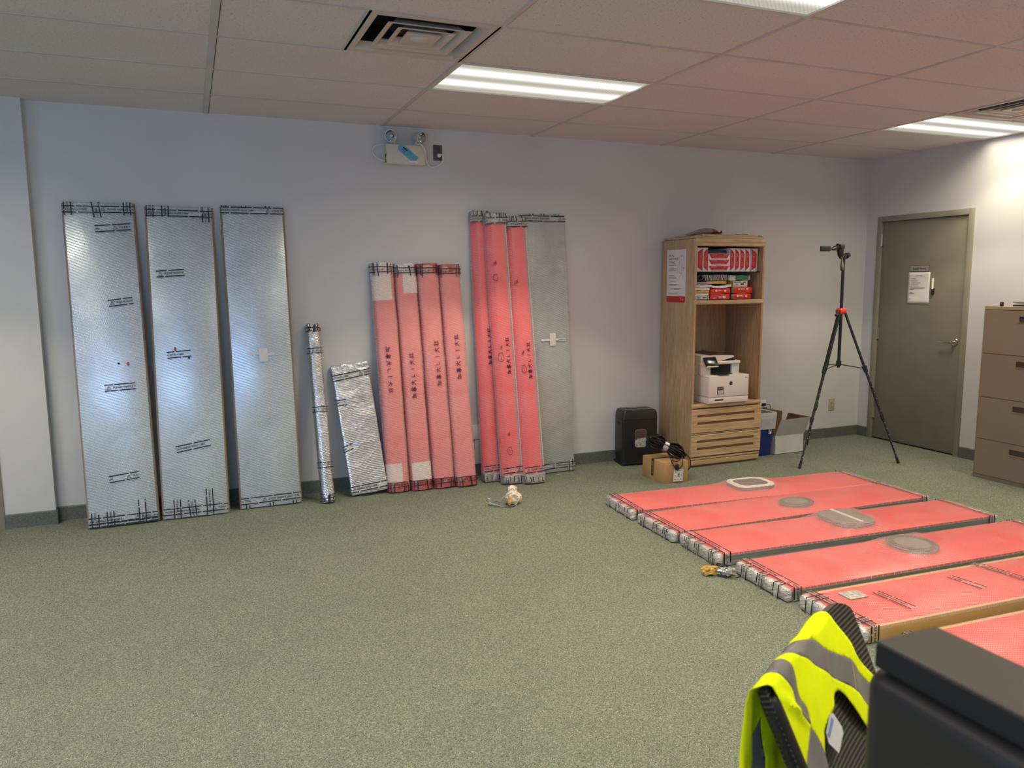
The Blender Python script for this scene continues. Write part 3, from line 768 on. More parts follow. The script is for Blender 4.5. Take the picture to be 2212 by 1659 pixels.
# ------------------------------------------------------------------ tall red channels
G3 = 'tall red wrapped channels'
def tall(label, xb, xt, L, front, W_, top, seq_z, seed, marks, rot=0):
    t = .068
    o = lean('wrapped_letter_channel', label, 'wrapped channel', xb, xt, L, front, t, W_, G3, top, rot)
    a, b = -W_ / 2, W_ / 2 - .026
    # red channel, bevelled on the left
    prof = [(a + .002, -.006), (a + .002, -.022), (a + .040, -t + .004), (a + .055, -t + .002), (b, -t + .002), (b, -.006)]
    mb = MB(); mb.loft([[(x, y, z) for x, y in prof] for z in (.004, L - .004)], 0, False); mb.build('red_channel', REDF, o)
    mb = MB(); mb.box(b, b + .016, -t + .010, -.006, .003, L - .003, 0); mb.box(b + .016, b + .022, -t + .004, -.004, .002, L - .002, 1); mb.build('edge_strip', [GREYMET, simple('cream_edge', (.62, .48, .38), .5)], o)
    # clear wrap
    rings = []
    for i in range(61):
        z = L * i / 60; r = []
        for (x, y) in [(W_ / 2, 0), (W_ / 2 + .001, -t + .012), (W_ / 2 - .008, -t - .003), (a + .06, -t - .004), (a + .035, -t + .001), (a - .002, -.024), (a - .004, 0)]:
            f = noise.noise(Vector((x * 10, z * 6, seed)))
            r.append((x + f * .002, min(0, y + f * .003 * (y < 0)), z))
        rings.append(r)
    mb = MB(); mb.loft(rings, 0); mb.build('bubble_wrap', FILMT, o)
    for z0, z1, s in ((L - .085, L + .006, 1), (.0, .075, 2)):
        mb = MB(); st = 0; mb.bm(subbox(-W_ / 2 - .004, W_ / 2 + .004, -t - .006, 0, z0, z1, .013, .014), 0, True); crumple(mb, st, .0065, 30, seed + s)
        for i, v in enumerate(mb.v): mb.v[i] = (v[0], min(v[1], 0), max(0, v[2]))
        mb.build('crumpled_end', foil('grey_crumple', 'XZ', (.42, .40, .38), .25, .3, .7, 30, 1.0), o)
    y = -t - .012
    tape(o, [(-W_ / 2 - .006, y, L - .06), (W_ / 2 + .006, y, L - .055)], (0, 0, 1), [(0, -1, 0)], phase=seed * .1 + .05, mirror=seed == 3, flip=seed == 3)
    tape(o, [(-W_ / 2 - .006, y, .105), (W_ / 2 + .006, y, .11)], (0, 0, 1), [(0, -1, 0)], phase=.11 * seed, off=-.0025)
    mb = MB()
    for k in range(9):
        u = -W_ / 2 + W_ * (k + .5) / 9 + random.uniform(-.006, .006)
        for (z0, z1) in ((L - random.uniform(.03, .05), L + .004), (.012, random.uniform(.04, .06))):
            if random.random() < .75: dashes(mb, [((u, z0), (u + random.uniform(-.008, .008), z1))], lambda p, q: (p, y + .002, q), random.choice((.004, .007)), 0)
    mb.build('tape_mark', INK, o)
    F = lambda x, yy: (.02 - yy, -t - .0065, seq_z + x)
    hand(o, F, ['jia', 'na', 'da', 'L', 'one', 'da', 'hong'], .034, gap=1.25)
    for (ch, u, z, s) in marks:
        d = Vector((.035, .038)).normalized()
        hand(o, lambda x, yy, u=u, z=z: (u - yy * .6, -t - .0095 + max(0, a + .035 - (u - yy * .6)) * 1.16, z + x), [ch], s, .004)
    return o
tall('tall red wrapped channel at the left, partly behind its neighbour', -4.10, -4.118, 2.13, -.255, .145, 0, .93, 1, [])
tall('tall red wrapped channel in the middle, handwriting on pink stripe', -3.980, -4.017, 2.115, -.392, .168, .078, .86, 2, [('squig', -.035, 1.05, .05), ('ring', -.04, .95, .09), ('squig', -.04, 1.70, .06), ('ring', -.04, 1.58, .07), ('squig', -.02, .37, .05), ('ring', -.02, .22, .08)])
tall('tall red wrapped channel in front of the flat grey panel', -3.818, -3.845, 2.10, -.452, .170, .066, .82, 3, [('squig', -.03, 1.0, .06), ('ring', -.03, .86, .08), ('squig', -.04, 1.55, .07)])
# ================================================================== FLOOR PANELS
G4 = 'red wrapped panels lying on the floor'
def floor_panel(label, xl, yl, slope, W_, L=2.07, t=.066, tan=False, lump=None, seed=0, marks=()):
    """local frame: x along, y across (0 = far side, -W near side), z up; origin at far left corner"""
    ang = math.atan(slope)
    o = empty('wrapped_sign_panel', label, 'sign panel', (xl, yl, .0), (0, 0, ang), G4)
    edge = WOODF if tan else ALU
    mb = MB(); mb.box(.03, L - .03, -W_ + .006, -.006, .006, t - .010, 0)
    mb.build('panel_core', simple('core_board', (.30, .30, .29), .6), o)
    gi = .020 if tan else .001; mb = MB(); mb.box(.012, L - .012, -W_ + gi, -gi, t - .009, t - .001, 0, .002); mb.build('red_face', REDF, o)
    for y0, y1 in ((-.020, -.002), (-W_ + .002, -W_ + .020)):
        mb = MB()
        if tan: mb.box(.012, L - .012, y0, y1, .003, t - .001, 0, .0015)
        else:
            yo = y0 if y0 < -.1 else y1; s = 1 if y0 < -.1 else -1
            mb.box(.012, L - .012, y0, y1, .003, .024, 0, .002); mb.box(.012, L - .012, y0, y1, .036, t - .010, 0, .002); mb.box(.012, L - .012, min(yo + s * .006, yo + s * .015), max(yo + s * .006, yo + s * .015), .02, .04, 0)
        mb.build('side_rail', edge, o)
    lh = None
    if lump:
        cx, cy, a, b, h, kind = lump
        if kind == 'oval':   # coil of cable under the wrap
            mb = MB()
            for k in range(9):
                rr = 1 - .09 * k; zz = t + .004 + (h - .012) * (1 - abs(k - 4) / 6)
                mb.tube([(cx + a * rr * math.cos(q) * .93, cy + b * rr * math.sin(q) * .93, t + .002 + (h - .006) * (.35 + .5 * math.sin(PI * min(1, k / 5 + .1)))) for q in [2 * PI * i / 28 for i in range(28)]], .0042, 0, 6, True)
            mb.lathe([(0, .0), (1, 0), (.93, h * .6), (.55, h * .82), (0, h * .84)], Matrix.Translation((cx, cy, t - .003)) @ Matrix.Diagonal((a * .9, b * .9, 1, 1)), 1, 28)
            c = mb.build('cable_coil', [simple('grey_cable', (.10, .10, .085), .45), simple('coil_grey', (.16, .16, .135), .6)], o)
            c['label'] = 'grey coil of cable under the clear wrap'
        else:
            mb = MB(); r = min(a, b) * .62
            ringz = lambda f, z: [(cx + p[0], cy + p[1], z) for p in rrect(2 * a * f, 2 * b * f, r * f, 0, 6)]
            mb.loft([ringz(.93, t - .003), ringz(.97, t + h * .3), ringz(.96, t + h * .7), ringz(.88, t + h * .86)], 0)
            if kind == 'white':
                mb.loft([ringz(.97, t + h * .7), ringz(.95, t + h * .92), ringz(.72, t + h * .92), ringz(.70, t + h * .70)], 1, True, True, False)
            else:
                mb.box(cx - .012, cx + .012, cy - b * .9, cy + b * .9, t, t + h * .95, 2)
            c = mb.build('packed_insert', [simple('dark_foam', (.085, .085, .08), .7) if kind == 'white' else simple('grey_foam', (.15, .15, .13), .7), simple('white_ring', (.80, .78, .72), .5), simple('pale_strap', (.6, .6, .56), .5)], o)
            c['label'] = 'rounded grey insert under the clear wrap'
        def lh(x, y):
            e = max(0.0, ((abs(x - cx) / (a * 1.04)) ** 3 + (abs(y - cy) / (b * 1.04)) ** 3) ** (1 / 3) - 1)
            return h * math.exp(-(e * 1.6) ** 1.25) + .0015
    # wrap: height field over the top, going down the sides
    mb = MB(); NX, NY = 118, 26; rows = []
    prof = [(-.0, .010), (.003, t * .5), (.002, t)]
    for i in range(NX + 1):
        x = L * i / NX; r = []
        r += [(x, .002, t - .014)]
        for j in range(NY + 1):
            y = -W_ * j / NY
            z = t + .0035 + .0035 * noise.noise(Vector((x * 3 + seed, y * 9, 1))) + .0015 * noise.noise(Vector((x * 14 + seed, y * 30, 1)))
            if lh: z = max(z, t + lh(x, y) * min(1, (min(-y, y + W_) / .05) + .15))
            if j in (0, NY): z = t
            r.append((x, y, z))
        r += [(x, -W_ - .002, t - .014)]
        rows.append(r)
    mb.loft(rows, 0, True, False, False); mb.build('bubble_wrap', FILMF, o)
    # puffed bubble ends
    for x0, x1, s in ((-.022, .022, 1), (L - .02, L + .012, 2)):
        mb = MB(); mb.bm(subbox(x0, x1, -W_ - .002, .002, .001, t + .001, .014, .016), 0, True); crumple(mb, 0, .0045, 26, seed + s)
        for i, v in enumerate(mb.v): mb.v[i] = (v[0], v[1], max(0, min(v[2], t + .004)))
        mb.build('end_wrap', ENDW, o)
    zt = t + .0065
    for xx, ph in ((.040, .05), (L - .05, .15)):
        tape(o, [(xx, .005, .01), (xx, .005, zt), (xx, -W_ - .005, zt), (xx, -W_ - .005, .01)], (1, 0, 0), [(0, 1, 0), (0, 0, 1), (0, -1, 0)], phase=ph + seed * .07)
    for k, yv in enumerate((-.07 - random.uniform(0, .03), -.21 + random.uniform(-.03, .03), -.345)):
        tape(o, [(.07, yv, zt + .0008), (-.027, yv, zt - .002), (-.030, yv, .004)] if tan or k == 5 else [(.018, yv, zt - .001), (-.026, yv, zt - .004), (-.030, yv, .004)], (0, 1, 0), [(0, 0, 1), (-1, 0, 0)], off=.002, phase=random.random() * .3)
    for (x0, y0, x1, y1, ph) in marks:
        d = Vector((x1 - x0, y1 - y0, 0)); tape(o, [(x0, y0, zt), (x1, y1, zt)], (-d.y, d.x, 0), [(0, 0, 1)], phase=ph)
    return o
floor_panel('red wrapped panel lying farthest from the camera, white ring under its wrap', -3.575, -1.150, -.073, .412, lump=(1.10, -.135, .165, .125, .034, 'white'), seed=0)
floor_panel('red wrapped floor panel second from the back wall, small grey coil under its wrap', -3.600, -1.622, -.028, .425, lump=(1.09, -.215, .135, .10, .03, 'oval'), seed=1, t=.068)
floor_panel('red wrapped panel on the floor with a thick rounded grey insert', -3.590, -2.082, -.060, .400, lump=(1.085, -.155, .14, .155, .04, 'grey'), seed=2, t=.074)
floor_panel('red wrapped panel on the floor, wide grey oval coil under its wrap', -3.580, -2.590, -.055, .420, lump=(1.06, -.15, .14, .15, .034, 'oval'), seed=3, t=.070)
o = floor_panel('red wrapped panel with tan edge boards, next to the draped chair', -3.592, -3.080, -.052, .408, tan=True, seed=4, t=.074, marks=[(.33, -.12, .35, -.33, .1), (.83, -.10, .86, -.27, .2), (1.11, -.0, 1.16, -.30, .0)])
mb = MB(); mb.box(.15, .26, -.15, -.065, .079, .083, 0, .002); mb.build('foam_patch', simple('clear_bubble_patch', (.50, .46, .43), .3, nscale=60, namt=.4, bscale=90, bstr=1, bdist=.006), o)
floor_panel('red wrapped panel with tan edge boards, nearest the camera behind the black case', -3.52, -3.575, -.052, .42, tan=True, seed=5, t=.066)
# ================================================================== TAPE SCRAPS
def ball(mb, c, r, s, seed, m=0, amt=.35):
    bm = bmesh.new(); bmesh.ops.create_icosphere(bm, subdivisions=4, radius=1)
    for v in bm.verts:
        n = noise.noise_vector(v.co * 1.8 + Vector((seed, 0, 0))); n2 = noise.noise_vector(v.co * 5 + Vector((seed, 3, 0)))
        p = v.co + n * amt + n2 * amt * .35
        v.co = Vector((c[0] + p.x * r * s[0], c[1] + p.y * r * s[1], max(.001, c[2] + p.z * r * s[2])))
    return mb.bm(bm, m, False)
CREAMT = simple('cream_crumpled_tape', (.72, .63, .50), .3, bscale=60, bstr=.6, bdist=.004)
t = empty('crumpled_tape_wad', 'wad of cream packing tape on the carpet below the tall red channels', 'tape wad', (-4.19, -.885, 0))
mb = MB(); ball(mb, (0, 0, .052), .052, (1.05, .8, .92), 2); ball(mb, (.0, .03, .105), .032, (1, .8, .8), 5); mb.build('wad', CREAMT, t)
mb = MB(); ball(mb, (-.045, -.03, .045), .025, (.5, .7, 1.5), 8); mb.build('yellow_fold', simple('yellow_tape', (.75, .48, .16), .35), t)
def ribbon(mb, pts, w, m=0):
    P = [Vector(p) for p in pts]; prev = None
    for i, p in enumerate(P):
        a = Vector((0, 0, 1)) * math.cos(i * .9) + Vector((0, 1, 0)) * math.sin(i * .9) * .6
        q = (p + a * w / 2, p - a * w / 2)
        q = tuple(Vector((v.x, v.y, max(.0015, v.z))) for v in q)
        if prev: mb.add([prev[0], q[0], q[1], prev[1]], [(0, 1, 2, 3)], m, True)
        prev = q
STR = simple('silver_twist', (.55, .55, .55), .2, .6, bscale=60, bstr=.6)
mb = MB(); ribbon(mb, [(-.02, -.02, .09), (-.07, -.01, .075), (-.11, 0, .04), (-.145, .01, .03), (-.17, .03, .05), (-.195, .04, .06), (-.18, .02, .075), (-.205, .03, .085)], .012)
ribbon(mb, [(-.19, .01, .035), (-.15, -.02, .02), (-.10, -.05, .008), (-.05, -.065, .006), (-.01, -.06, .012), (.01, -.04, .03)], .012)
mb.build('loose_strip', STR, t)
mb = MB(); ribbon(mb, [(-.20, .0, .02), (-.15, -.03, .012), (-.10, -.058, .005), (-.05, -.072, .004), (-.012, -.066, .008)], .007); mb.build('black_strip', INK, t)
t = empty('crumpled_tape_wad', 'small gold and silver tape wad between two red floor panels', 'tape wad', (-3.725, -2.56, 0), (0, 0, -.45))
mb = MB(); ball(mb, (-.02, 0, .027), .031, (1.25, .8, .85), 12, 0, .55); mb.build('gold_wad', simple('gold_tape', (.55, .32, .07), .3, bscale=80, bstr=.5), t)
mb = MB(); ribbon(mb, [(.0, .0, .03), (.03, .03, .05), (.07, .03, .052), (.09, .01, .03), (.06, -.02, .02), (.02, -.01, .03)], .026); ribbon(mb, [(.02, -.02, .01), (.06, -.045, .008), (.10, -.055, .006), (.135, -.04, .01)], .014)
mb.build('black_strip', BLACK, t)
mb = MB(); ball(mb, (.072, -.008, .026), .030, (1.4, .8, .7), 21, 0, .5); mb.build('silver_wad', STR, t)
# ================================================================== WALL FITTINGS
t = empty('emergency_light', 'cream twin-head emergency light unit high on the back wall, blue tag on its front', 'emergency light', (-4.706, 0, 2.455))
mb = MB(); mb.box(-.148, .148, -.088, -.0, 0, .142, 0, .006, 3); mb.box(-.150, .150, -.020, -.0, -.003, .145, 0, .003); body = mb.build('housing', IVORY, t)
for sx, cx in ((-1, -.098), (1, .115)):
    mb = MB()
    mb.cyl((cx + sx * -.022, -.05, .142), (cx + sx * -.022, -.05, .172), .012, m=0); mb.cyl((cx + sx * -.03, -.05, .178), (cx + sx * .0, -.05, .178), .016)
    ax = Vector((sx * .42, -.86, -.22)).normalized(); q = ax.to_track_quat('Z', 'Y').to_matrix().to_4x4()
    T = Matrix.Translation((cx, -.055, .205)) @ q
    mb.lathe([(.0, -.045), (.030, -.045), (.034, -.035), (.043, .018), (.046, .024), (.046, .030), (.040, .030), (.040, .024), (.038, .012), (.037, .0)], T, 0, 28, False)
    hd = mb.build('lamp_head', IVORY, t)
    mb = MB(); mb.lathe([(.040, .027), (.036, .010), (.026, -.012), (.012, -.022), (0, -.024)], T, 0, 28, False); mb.lathe([(0, -.02), (.008, -.018), (.009, .004), (0, .010)], T, 1, 14); mb.build('reflector', [simple('lamp_reflector', (.62, .62, .62), .08, 1), simple('lamp_bulb', (.8, .8, .78), .1)], hd)
mb = MB(); a = math.radians(-38)
def TG(x, y): return (x * math.cos(a) - y * math.sin(a) + .018, -.0905, x * math.sin(a) + y * math.cos(a) + .076)
w2, h2 = .075, .029
pl = [(-w2, -h2), (w2 - .0, -h2), (w2, h2), (-w2 + .0, h2), (-w2 - .014, .015), (-w2 - .014, -.015)]
mb.add([TG(*p) for p in pl], [tuple(range(len(pl)))], 0)
mb.add([(x, y - .0008, z) for x, y, z in [TG(*p) for p in pl]], [tuple(range(len(pl)))], 0)
def TI(x, y): p = TG(x, y); return (p[0], -.0917, p[2])
for q in [(-.066, .004, .04, .012)]: mb.add([TI(-.06, .006), TI(-.018, .006), TI(-.018, .017), TI(-.06, .017)], [(0, 1, 2, 3)], 1)
for k, (x0, x1) in enumerate([(-.06, -.02), (-.062, -.03), (-.055, -.02), (-.01, .03), (-.008, .025), (.0, .03), (-.01, .01), (.035, .06), (.03, .055)]):
    y = (-.002, -.009, -.016, .016, .008, 0, -.008, .01, -.006)[k]
    mb.add([TI(x0, y), TI(x1, y), TI(x1, y + .0022), TI(x0, y + .0022)], [(0, 1, 2, 3)], 1)
mb.build('inspection_tag', [simple('blue_tag', (.13, .40, .55), .5), INK], t)
mb = MB(); mb.box(.020, .088, -.093, -.091, .014, .027, 0, .001); mb.build('nameplate', PAPER, t)
mb = MB(); mb.box(-.150, -.145, -.075, -.05, .01, .03); mb.box(-.150, -.146, -.08, -.045, .05, .07); mb.build('side_switch', BLACK, t)
mb = MB()
mb.tube([(-.15, -.055, .02), (-.19, -.05, .03), (-.225, -.03, .06), (-.235, -.012, .095), (-.215, -.01, .13), (-.17, -.01, .145), (-.14, -.015, .145)], .0045)
mb.build('cable', WHITEP, t)
mb = MB(); mb.tube([(.06, -.04, .145), (.11, -.10, .148), (.145, -.10, .10), (.165, -.04, .05), (.195, -.012, .01), (.225, -.010, .0), (.27, -.010, .012), (.305, -.03, .045), (.3, -.045, .085), (.283, -.025, .097)], .0045)
mb.build('power_cord', WHITEP, t)
def outlet(name, label, x0, x1, z0, z1, pm, plug=None, group='wall outlets'):
    t = empty(name, label, 'outlet', ((x0 + x1) / 2, 0, (z0 + z1) / 2), group=group)
    w, h = (x1 - x0) / 2, (z1 - z0) / 2
    mb = MB(); mb.box(-w, w, -.006, 0, -h, h, 0, .0025); mb.build('cover_plate', pm, t)
    for s in (-1, 1):
        mb = MB(); mb.box(-.017, .017, -.009, -.005, s * .019 - .014, s * .019 + .014, 0, .003)
        for dx in (-.006, .006): mb.box(dx - .0011, dx + .0011, -.0096, -.0088, s * .019 - .001, s * .019 + .008, 1)
        mb.cyl((0, -.0088, s * .019 - .006), (0, -.0096, s * .019 - .006), .0026, m=1, n=10)
        mb.build('socket', [pm, BLACKM], t)
    return t
DARKPL = simple('dark_grey_plate', (.075, .078, .085), .45)
t = outlet('wall_outlet', 'dark grey duplex outlet high on the back wall beside the emergency light', -4.470, -4.399, 2.507, 2.623, DARKPL)
mb = MB(); mb.cyl((.004, -.008, -.02), (.004, -.034, -.026), .015, .012); mb.build('plug', WHITEP, t)
t = outlet('wall_outlet', 'ivory duplex outlet low on the back wall behind the tripod', -.394, -.319, .275, .395, simple('beige_plate', (.42, .37, .26), .4))
t = outlet('wall_outlet', 'white outlet with a black plug between wood cabinet and cartons', -1.262, -1.186, .325, .44, WHITEP)
mb = MB(); mb.box(.0, .03, -.04, -.009, -.045, -.015, 0, .004); mb.box(-.02, .02, -.03, -.009, .0, .028, 0, .006); mb.tube([(.015, -.035, .014), (.05, -.045, .01), (.055, -.04, -.03), (.03, -.03, -.06), (.0, -.025, -.12), (-.04, -.02, -.2)], .0035); mb.build('plug', BLACK, t)
t = empty('data_outlet', 'white data plate low on the wall between pink and tall red channels', 'outlet', (-4.135, 0, .367))
mb = MB(); mb.box(-.055, .055, -.022, 0, -.058, .058, 0, .004); mb.cyl((.0, -.022, .04), (.0, -.0235, .04), .004, m=1); mb.build('cover_plate', [WHITEP, GREYMET], t)
mb = MB(); mb.box(-.035, .045, -.014, 0, -.265, -.06, 0, .002); mb.build('raceway', WALL, t)
# door notices
def wallF(y0, z0, x=.0118): return lambda u, v: (x, y0 - u, z0 + v)
t = empty('door_sign', 'grey Supply Room nameplate fixed on the olive door', 'sign', (.012, -.621, 1.676))
mb = MB(); mb.box(-.004, 0, -.103, .103, -.029, .029, 0, .0015); mb.build('plate', simple('sign_dark_border', (.10, .10, .09), .4), t)
mb = MB(); mb.box(-.0055, -.003, -.098, .098, -.0245, .0245); mb.build('face', simple('sign_silver', (.36, .36, .34), .35, .4), t)
mb = MB(); put_text(mb, 'Supply Room', .026, lambda u, v: (-.0062, -u, v - .008), 0, True, .0006); mb.build('lettering', INK, t)
t = empty('paper_notice', 'white printed sheet hung below the Supply Room nameplate', 'notice', (.0115, -.622, 1.497))
mb = MB(); N = 10
mb.loft([[(-.002 - .003 * abs(math.sin(i * .9 + j * .6)) * (1 if j > 6 else .3), .115 - .232 * i / N, .143 - .286 * j / 12) for i in range(N + 1)] for j in range(13)], 0, True, False, False)
sh = mb.build('sheet', PAPER, t)
sm = sh.modifiers.new('thickness', 'SOLIDIFY'); sm.thickness = .0006
mb = MB()
for (y, a, b) in [(.112, -.03, .035), (.085, -.075, -.03), (.064, -.077, -.012), (.045, -.079, .022), (.026, -.079, -.005), (.003, -.085, .07), (-.007, -.085, .07), (-.017, -.085, -.05), (-.042, -.087, -.06), (-.055, -.087, -.04), (-.105, -.09, -.072)]:
    x = a
    while x < b:
        e = min(b, x + random.uniform(.006, .016)); mb.box(-.0065, -.006, -e, -x, y, y + .0035); x = e + .0025
mb.build('printed_lines', simple('print_grey', (.10, .09, .09), .7), t)
t = empty('marker_pen', 'white marker with black cap held upright on the olive door', 'marker', (.012, -.776, 1.435))
mb = MB(); mb.cyl((-.012, 0, .05), (-.012, 0, .150), .0095); mb.build('barrel', simple('marker_white', (.80, .78, .62), .35), t)
mb = MB(); mb.cyl((-.012, 0, .0), (-.012, 0, .052), .0105, .011); mb.box(-.005, 0, -.012, .012, .005, .06); mb.build('cap', BLACK, t)
# ================================================================== OAK CABINET
CX0, CX1, CY0, CY1 = -2.404, -1.688, -.492, -.020
t = cab = empty('storage_cabinet', 'tall oak cabinet with open shelves and two drawers against the back wall', 'cabinet', ((CX0 + CX1) / 2, (CY0 + CY1) / 2, 0))
ox, oy = t.location.x, t.location.y
def cbox(mb, x0, x1, y0, y1, z0, z1, m=0, bev=.0015): mb.box(x0 - ox, x1 - ox, y0 - oy, y1 - oy, z0, z1, m, bev)
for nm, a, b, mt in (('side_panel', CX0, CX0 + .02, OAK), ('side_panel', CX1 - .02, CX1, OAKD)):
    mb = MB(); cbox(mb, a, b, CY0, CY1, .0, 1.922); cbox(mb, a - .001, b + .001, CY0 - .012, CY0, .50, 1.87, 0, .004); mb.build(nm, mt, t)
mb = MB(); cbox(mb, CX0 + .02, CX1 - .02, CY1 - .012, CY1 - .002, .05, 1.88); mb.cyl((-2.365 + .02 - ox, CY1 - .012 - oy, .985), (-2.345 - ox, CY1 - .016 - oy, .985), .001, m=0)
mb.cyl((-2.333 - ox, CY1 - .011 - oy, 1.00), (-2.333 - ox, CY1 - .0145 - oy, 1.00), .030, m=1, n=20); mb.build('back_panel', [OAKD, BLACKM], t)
mb = MB(); cbox(mb, CX0 - .003, CX1 + .003, CY0 - .017, CY0 - .002, 1.893, 1.925, 0, .004); cbox(mb, CX0 - .001, CX1 + .001, CY0 - .013, CY0 - .002, 1.884, 1.895, 0, .001); cbox(mb, CX0 - .003, CX1 + .003, CY0 - .016, CY0 - .002, 1.862, 1.886, 0, .006); cbox(mb, CX0 + .0202, CX1 - .0202, CY0 - .004, CY1 - .002, 1.865, 1.9245, 0, .001)
mb.build('top_board', OAKX, t)
mb = MB(); cbox(mb, CX0 + .018, CX1 - .018, CY0 + .01, CY1 - .012, 1.384, 1.416); cbox(mb, CX0 - .004, CX1 + .004, CY0 - .016, CY0 + .01, 1.381, 1.418, 0, .009); mb.build('shelf', OAKX, t)
mb = MB(); cbox(mb, CX0 + .021, CX1 - .021, CY0 + .02, CY1 - .02, 1.646, 1.653, 0, .001); s_ = mb.build('glass_shelf', GLASSB, t); s_['label'] = 'dark glass shelf'
mb = MB(); cbox(mb, CX0 + .018, CX1 - .018, CY0, CY1 - .012, .514, .542); cbox(mb, CX0 - .006, CX1 + .006, CY0 - .022, CY0 + .004, .510, .5445, 0, .008); mb.build('counter_board', OAKX, t)
def drawer(z0, z1, slots):
    mb = MB(); x0, x1 = CX0 - .008, CX1 + .008; y0, y1 = CY0 - .024, CY0 - .004
    sx0, sx1 = -2.352, -1.752; h = .0115
    zc = sorted(slots); prev = z0
    cbox(mb, x0, sx0, y0, y1, z0 + .012, z1 - .012, 0, 0); cbox(mb, sx1, x1, y0, y1, z0 + .012, z1 - .012, 0, 0)
    edges = [z0 + .012] + [e for z in zc for e in (z - h, z + h)] + [z1 - .012]
    for a, b in zip(edges[::2], edges[1::2]): cbox(mb, sx0, sx1, y0, y1, a, b, 0, 0)
    cbox(mb, x0, x1, y0 - .001, y1, z1 - .014, z1, 0, .005); cbox(mb, x0, x1, y0 - .001, y1, z0, z0 + .014, 0, .005)
    for z in zc:
        for xx in (sx0, sx1):
            T = Matrix.Translation((xx - ox, y0 - oy, z)) @ Matrix.Rotation(-PI / 2, 4, 'X')
        cbox(mb, sx0, sx1, y1 - .010, y1 - .002, z - h, z + h, 1, 0)
    mb.build('drawer', [OAKX, simple('slot_brown', (.20, .10, .045), .5)], t)
drawer(.297, .500, [.442, .379]); drawer(.092, .278, [.222, .160])
mb = MB(); cbox(mb, CX0 - .004, CX1 + .004, CY0 - .018, CY0, .282, .293, 0, .003); cbox(mb, CX0 - .006, CX1 + .006, CY0 - .020, CY0, .066, .084, 0, .005)
cbox(mb, CX0 - .004, CX1 + .004, CY0 - .018, CY0, .018, .062, 0, .004); cbox(mb, CX0 + .004, CX1 - .03, CY0 - .0, CY0 + .02, 0, .02, 1, 0); cbox(mb, CX0 + .02, CX1 - .02, CY0 - .0, CY0 + .006, .04, .51, 1, 0)
mb.build('base_rail', [OAKX, simple('slot_brown', (.20, .10, .045), .5)], t)
# things on the cabinet top
t = empty('wood_board', 'large oak board lying flat on top of the tall cabinet, lower of two', 'board', (-2.03, -.24, 1.9255), (0, 0, .0))
mb = MB(); mb.box(-.362, .345, -.235, .215, 0, .019, 0, .002); mb.build('board', OAKX, t)
t = empty('wood_board', 'smaller oak board on top of the other board on the tall cabinet', 'board', (-1.975, -.25, 1.945))
mb = MB(); mb.box(-.335, .275, -.215, .18, 0, .016, 0, .002); mb.build('board', OAKX, t)
t = empty('foil_pouch', 'crumpled silver and red foil pouch lying on top of the tall cabinet', 'pouch', (-2.17, -.30, 1.9615), (0, 0, .1))
mb = MB(); rings = []
for i in range(15):
    k = i / 14; x = -.175 + .34 * k; hh = .008 + .075 * math.sin(PI * min(1, k * 1.02)) ** .8 * (.35 + .65 * k); w = .085 * (.55 + .45 * math.sin(PI * k))
    rings.append([(x + .004 * noise.noise(Vector((i, j * .7, 0))), w * math.cos(2 * PI * j / 16), max(.0005, hh * .5 + hh * .5 * math.sin(2 * PI * j / 16) + .005 * noise.noise(Vector((i * .8, j * .5, 4))))) for j in range(16)])
mb.loft(rings[:9], 0); mb.loft(rings[8:], 1); mb.build('pouch', [simple('pouch_silver', (.35, .32, .31), .25, .5, bscale=40, bstr=.6), simple('pouch_red', (.35, .03, .03), .25, bscale=40, bstr=.6)], t)
mb = MB(); mb.add([(.125, -.04, .02), (.165, -.03, .045), (.205, .0, .025), (.165, .02, .008)], [(0, 1, 2, 3)]); mb.add([(.02, -.085, .004), (.06, -.087, .035), (.09, -.085, .01)], [(0, 1, 2)])
mb.build('dark_corner', BLACKM, t)
for (x, lb, L) in ((-1.865, 'dark cable strip lying on the cabinet-top boards, the longer one', .15), (-1.70, 'dark cable strip at the right end of the cabinet-top boards, the shorter one', .075)):
    mb = MB(); mb.tube([(-L / 2, 0, .003), (-L / 4, .0, .007), (0, -.004, .010), (L / 3, -.003, .007), (L / 2, 0, .0035)], .003, 0, 6)
    o = mb.build('cable_strip', BLACK, None, (x, -.40, 1.9615 - (.0 if x < -1.75 else .0))); tag(o, lb, 'cable')
    if x > -1.75: o.location.z = 1.9455 + .0; o.location.y = -.462; o.location.x = -1.725
# poster on the cabinet side
t = empty('poster', 'white WE ALL HAVE A ROLE TO PLAY poster with red foot on the cabinet side', 'poster', (CX0 - .0012, -.2425, 1.6195))
mb = MB(); mb.box(-.002, 0, -.1365, .1365, -.2215, .2215, 0); mb.build('sheet', simple('poster_paper', (.74, .70, .70), .6), t)
mb = MB(); mb.box(-.0026, -.0018, -.1365, .1365, -.2215, -.170, 0)
PF = lambda u, v: (-.0030, -u, v)
mb.build('red_band', REDP, t)
mb = MB()
for i, s in enumerate(('WE ALL', 'HAVE A ROLE', 'TO PLAY')): put_text(mb, s, .023, lambda u, v, i=i: (-.0028, -(u - .112), v + .165 - i * .0275), 0, False, .0008)
mb.build('headline', REDP, t)
mb = MB()
def lines(mb, rows):
    for (y, a, b) in rows:
        x = a
        while x < b:
            e = min(b, x + random.uniform(.005, .013)); mb.box(-.0029, -.0025, -e, -x, y, y + .003); x = e + .002
lines(mb, [(.103, -.115, -.01), (.090, -.115, .0), (.063, -.113, .005), (.054, -.113, .006), (.044, -.113, -.01), (.006, -.112, -.03), (-.010, -.112, .0), (-.019, -.112, .004), (-.047, -.085, .0), (-.073, -.085, .02), (-.082, -.085, .0), (-.105, -.085, .075), (-.114, -.085, .055), (-.145, -.11, .04), (-.153, -.11, .015)])
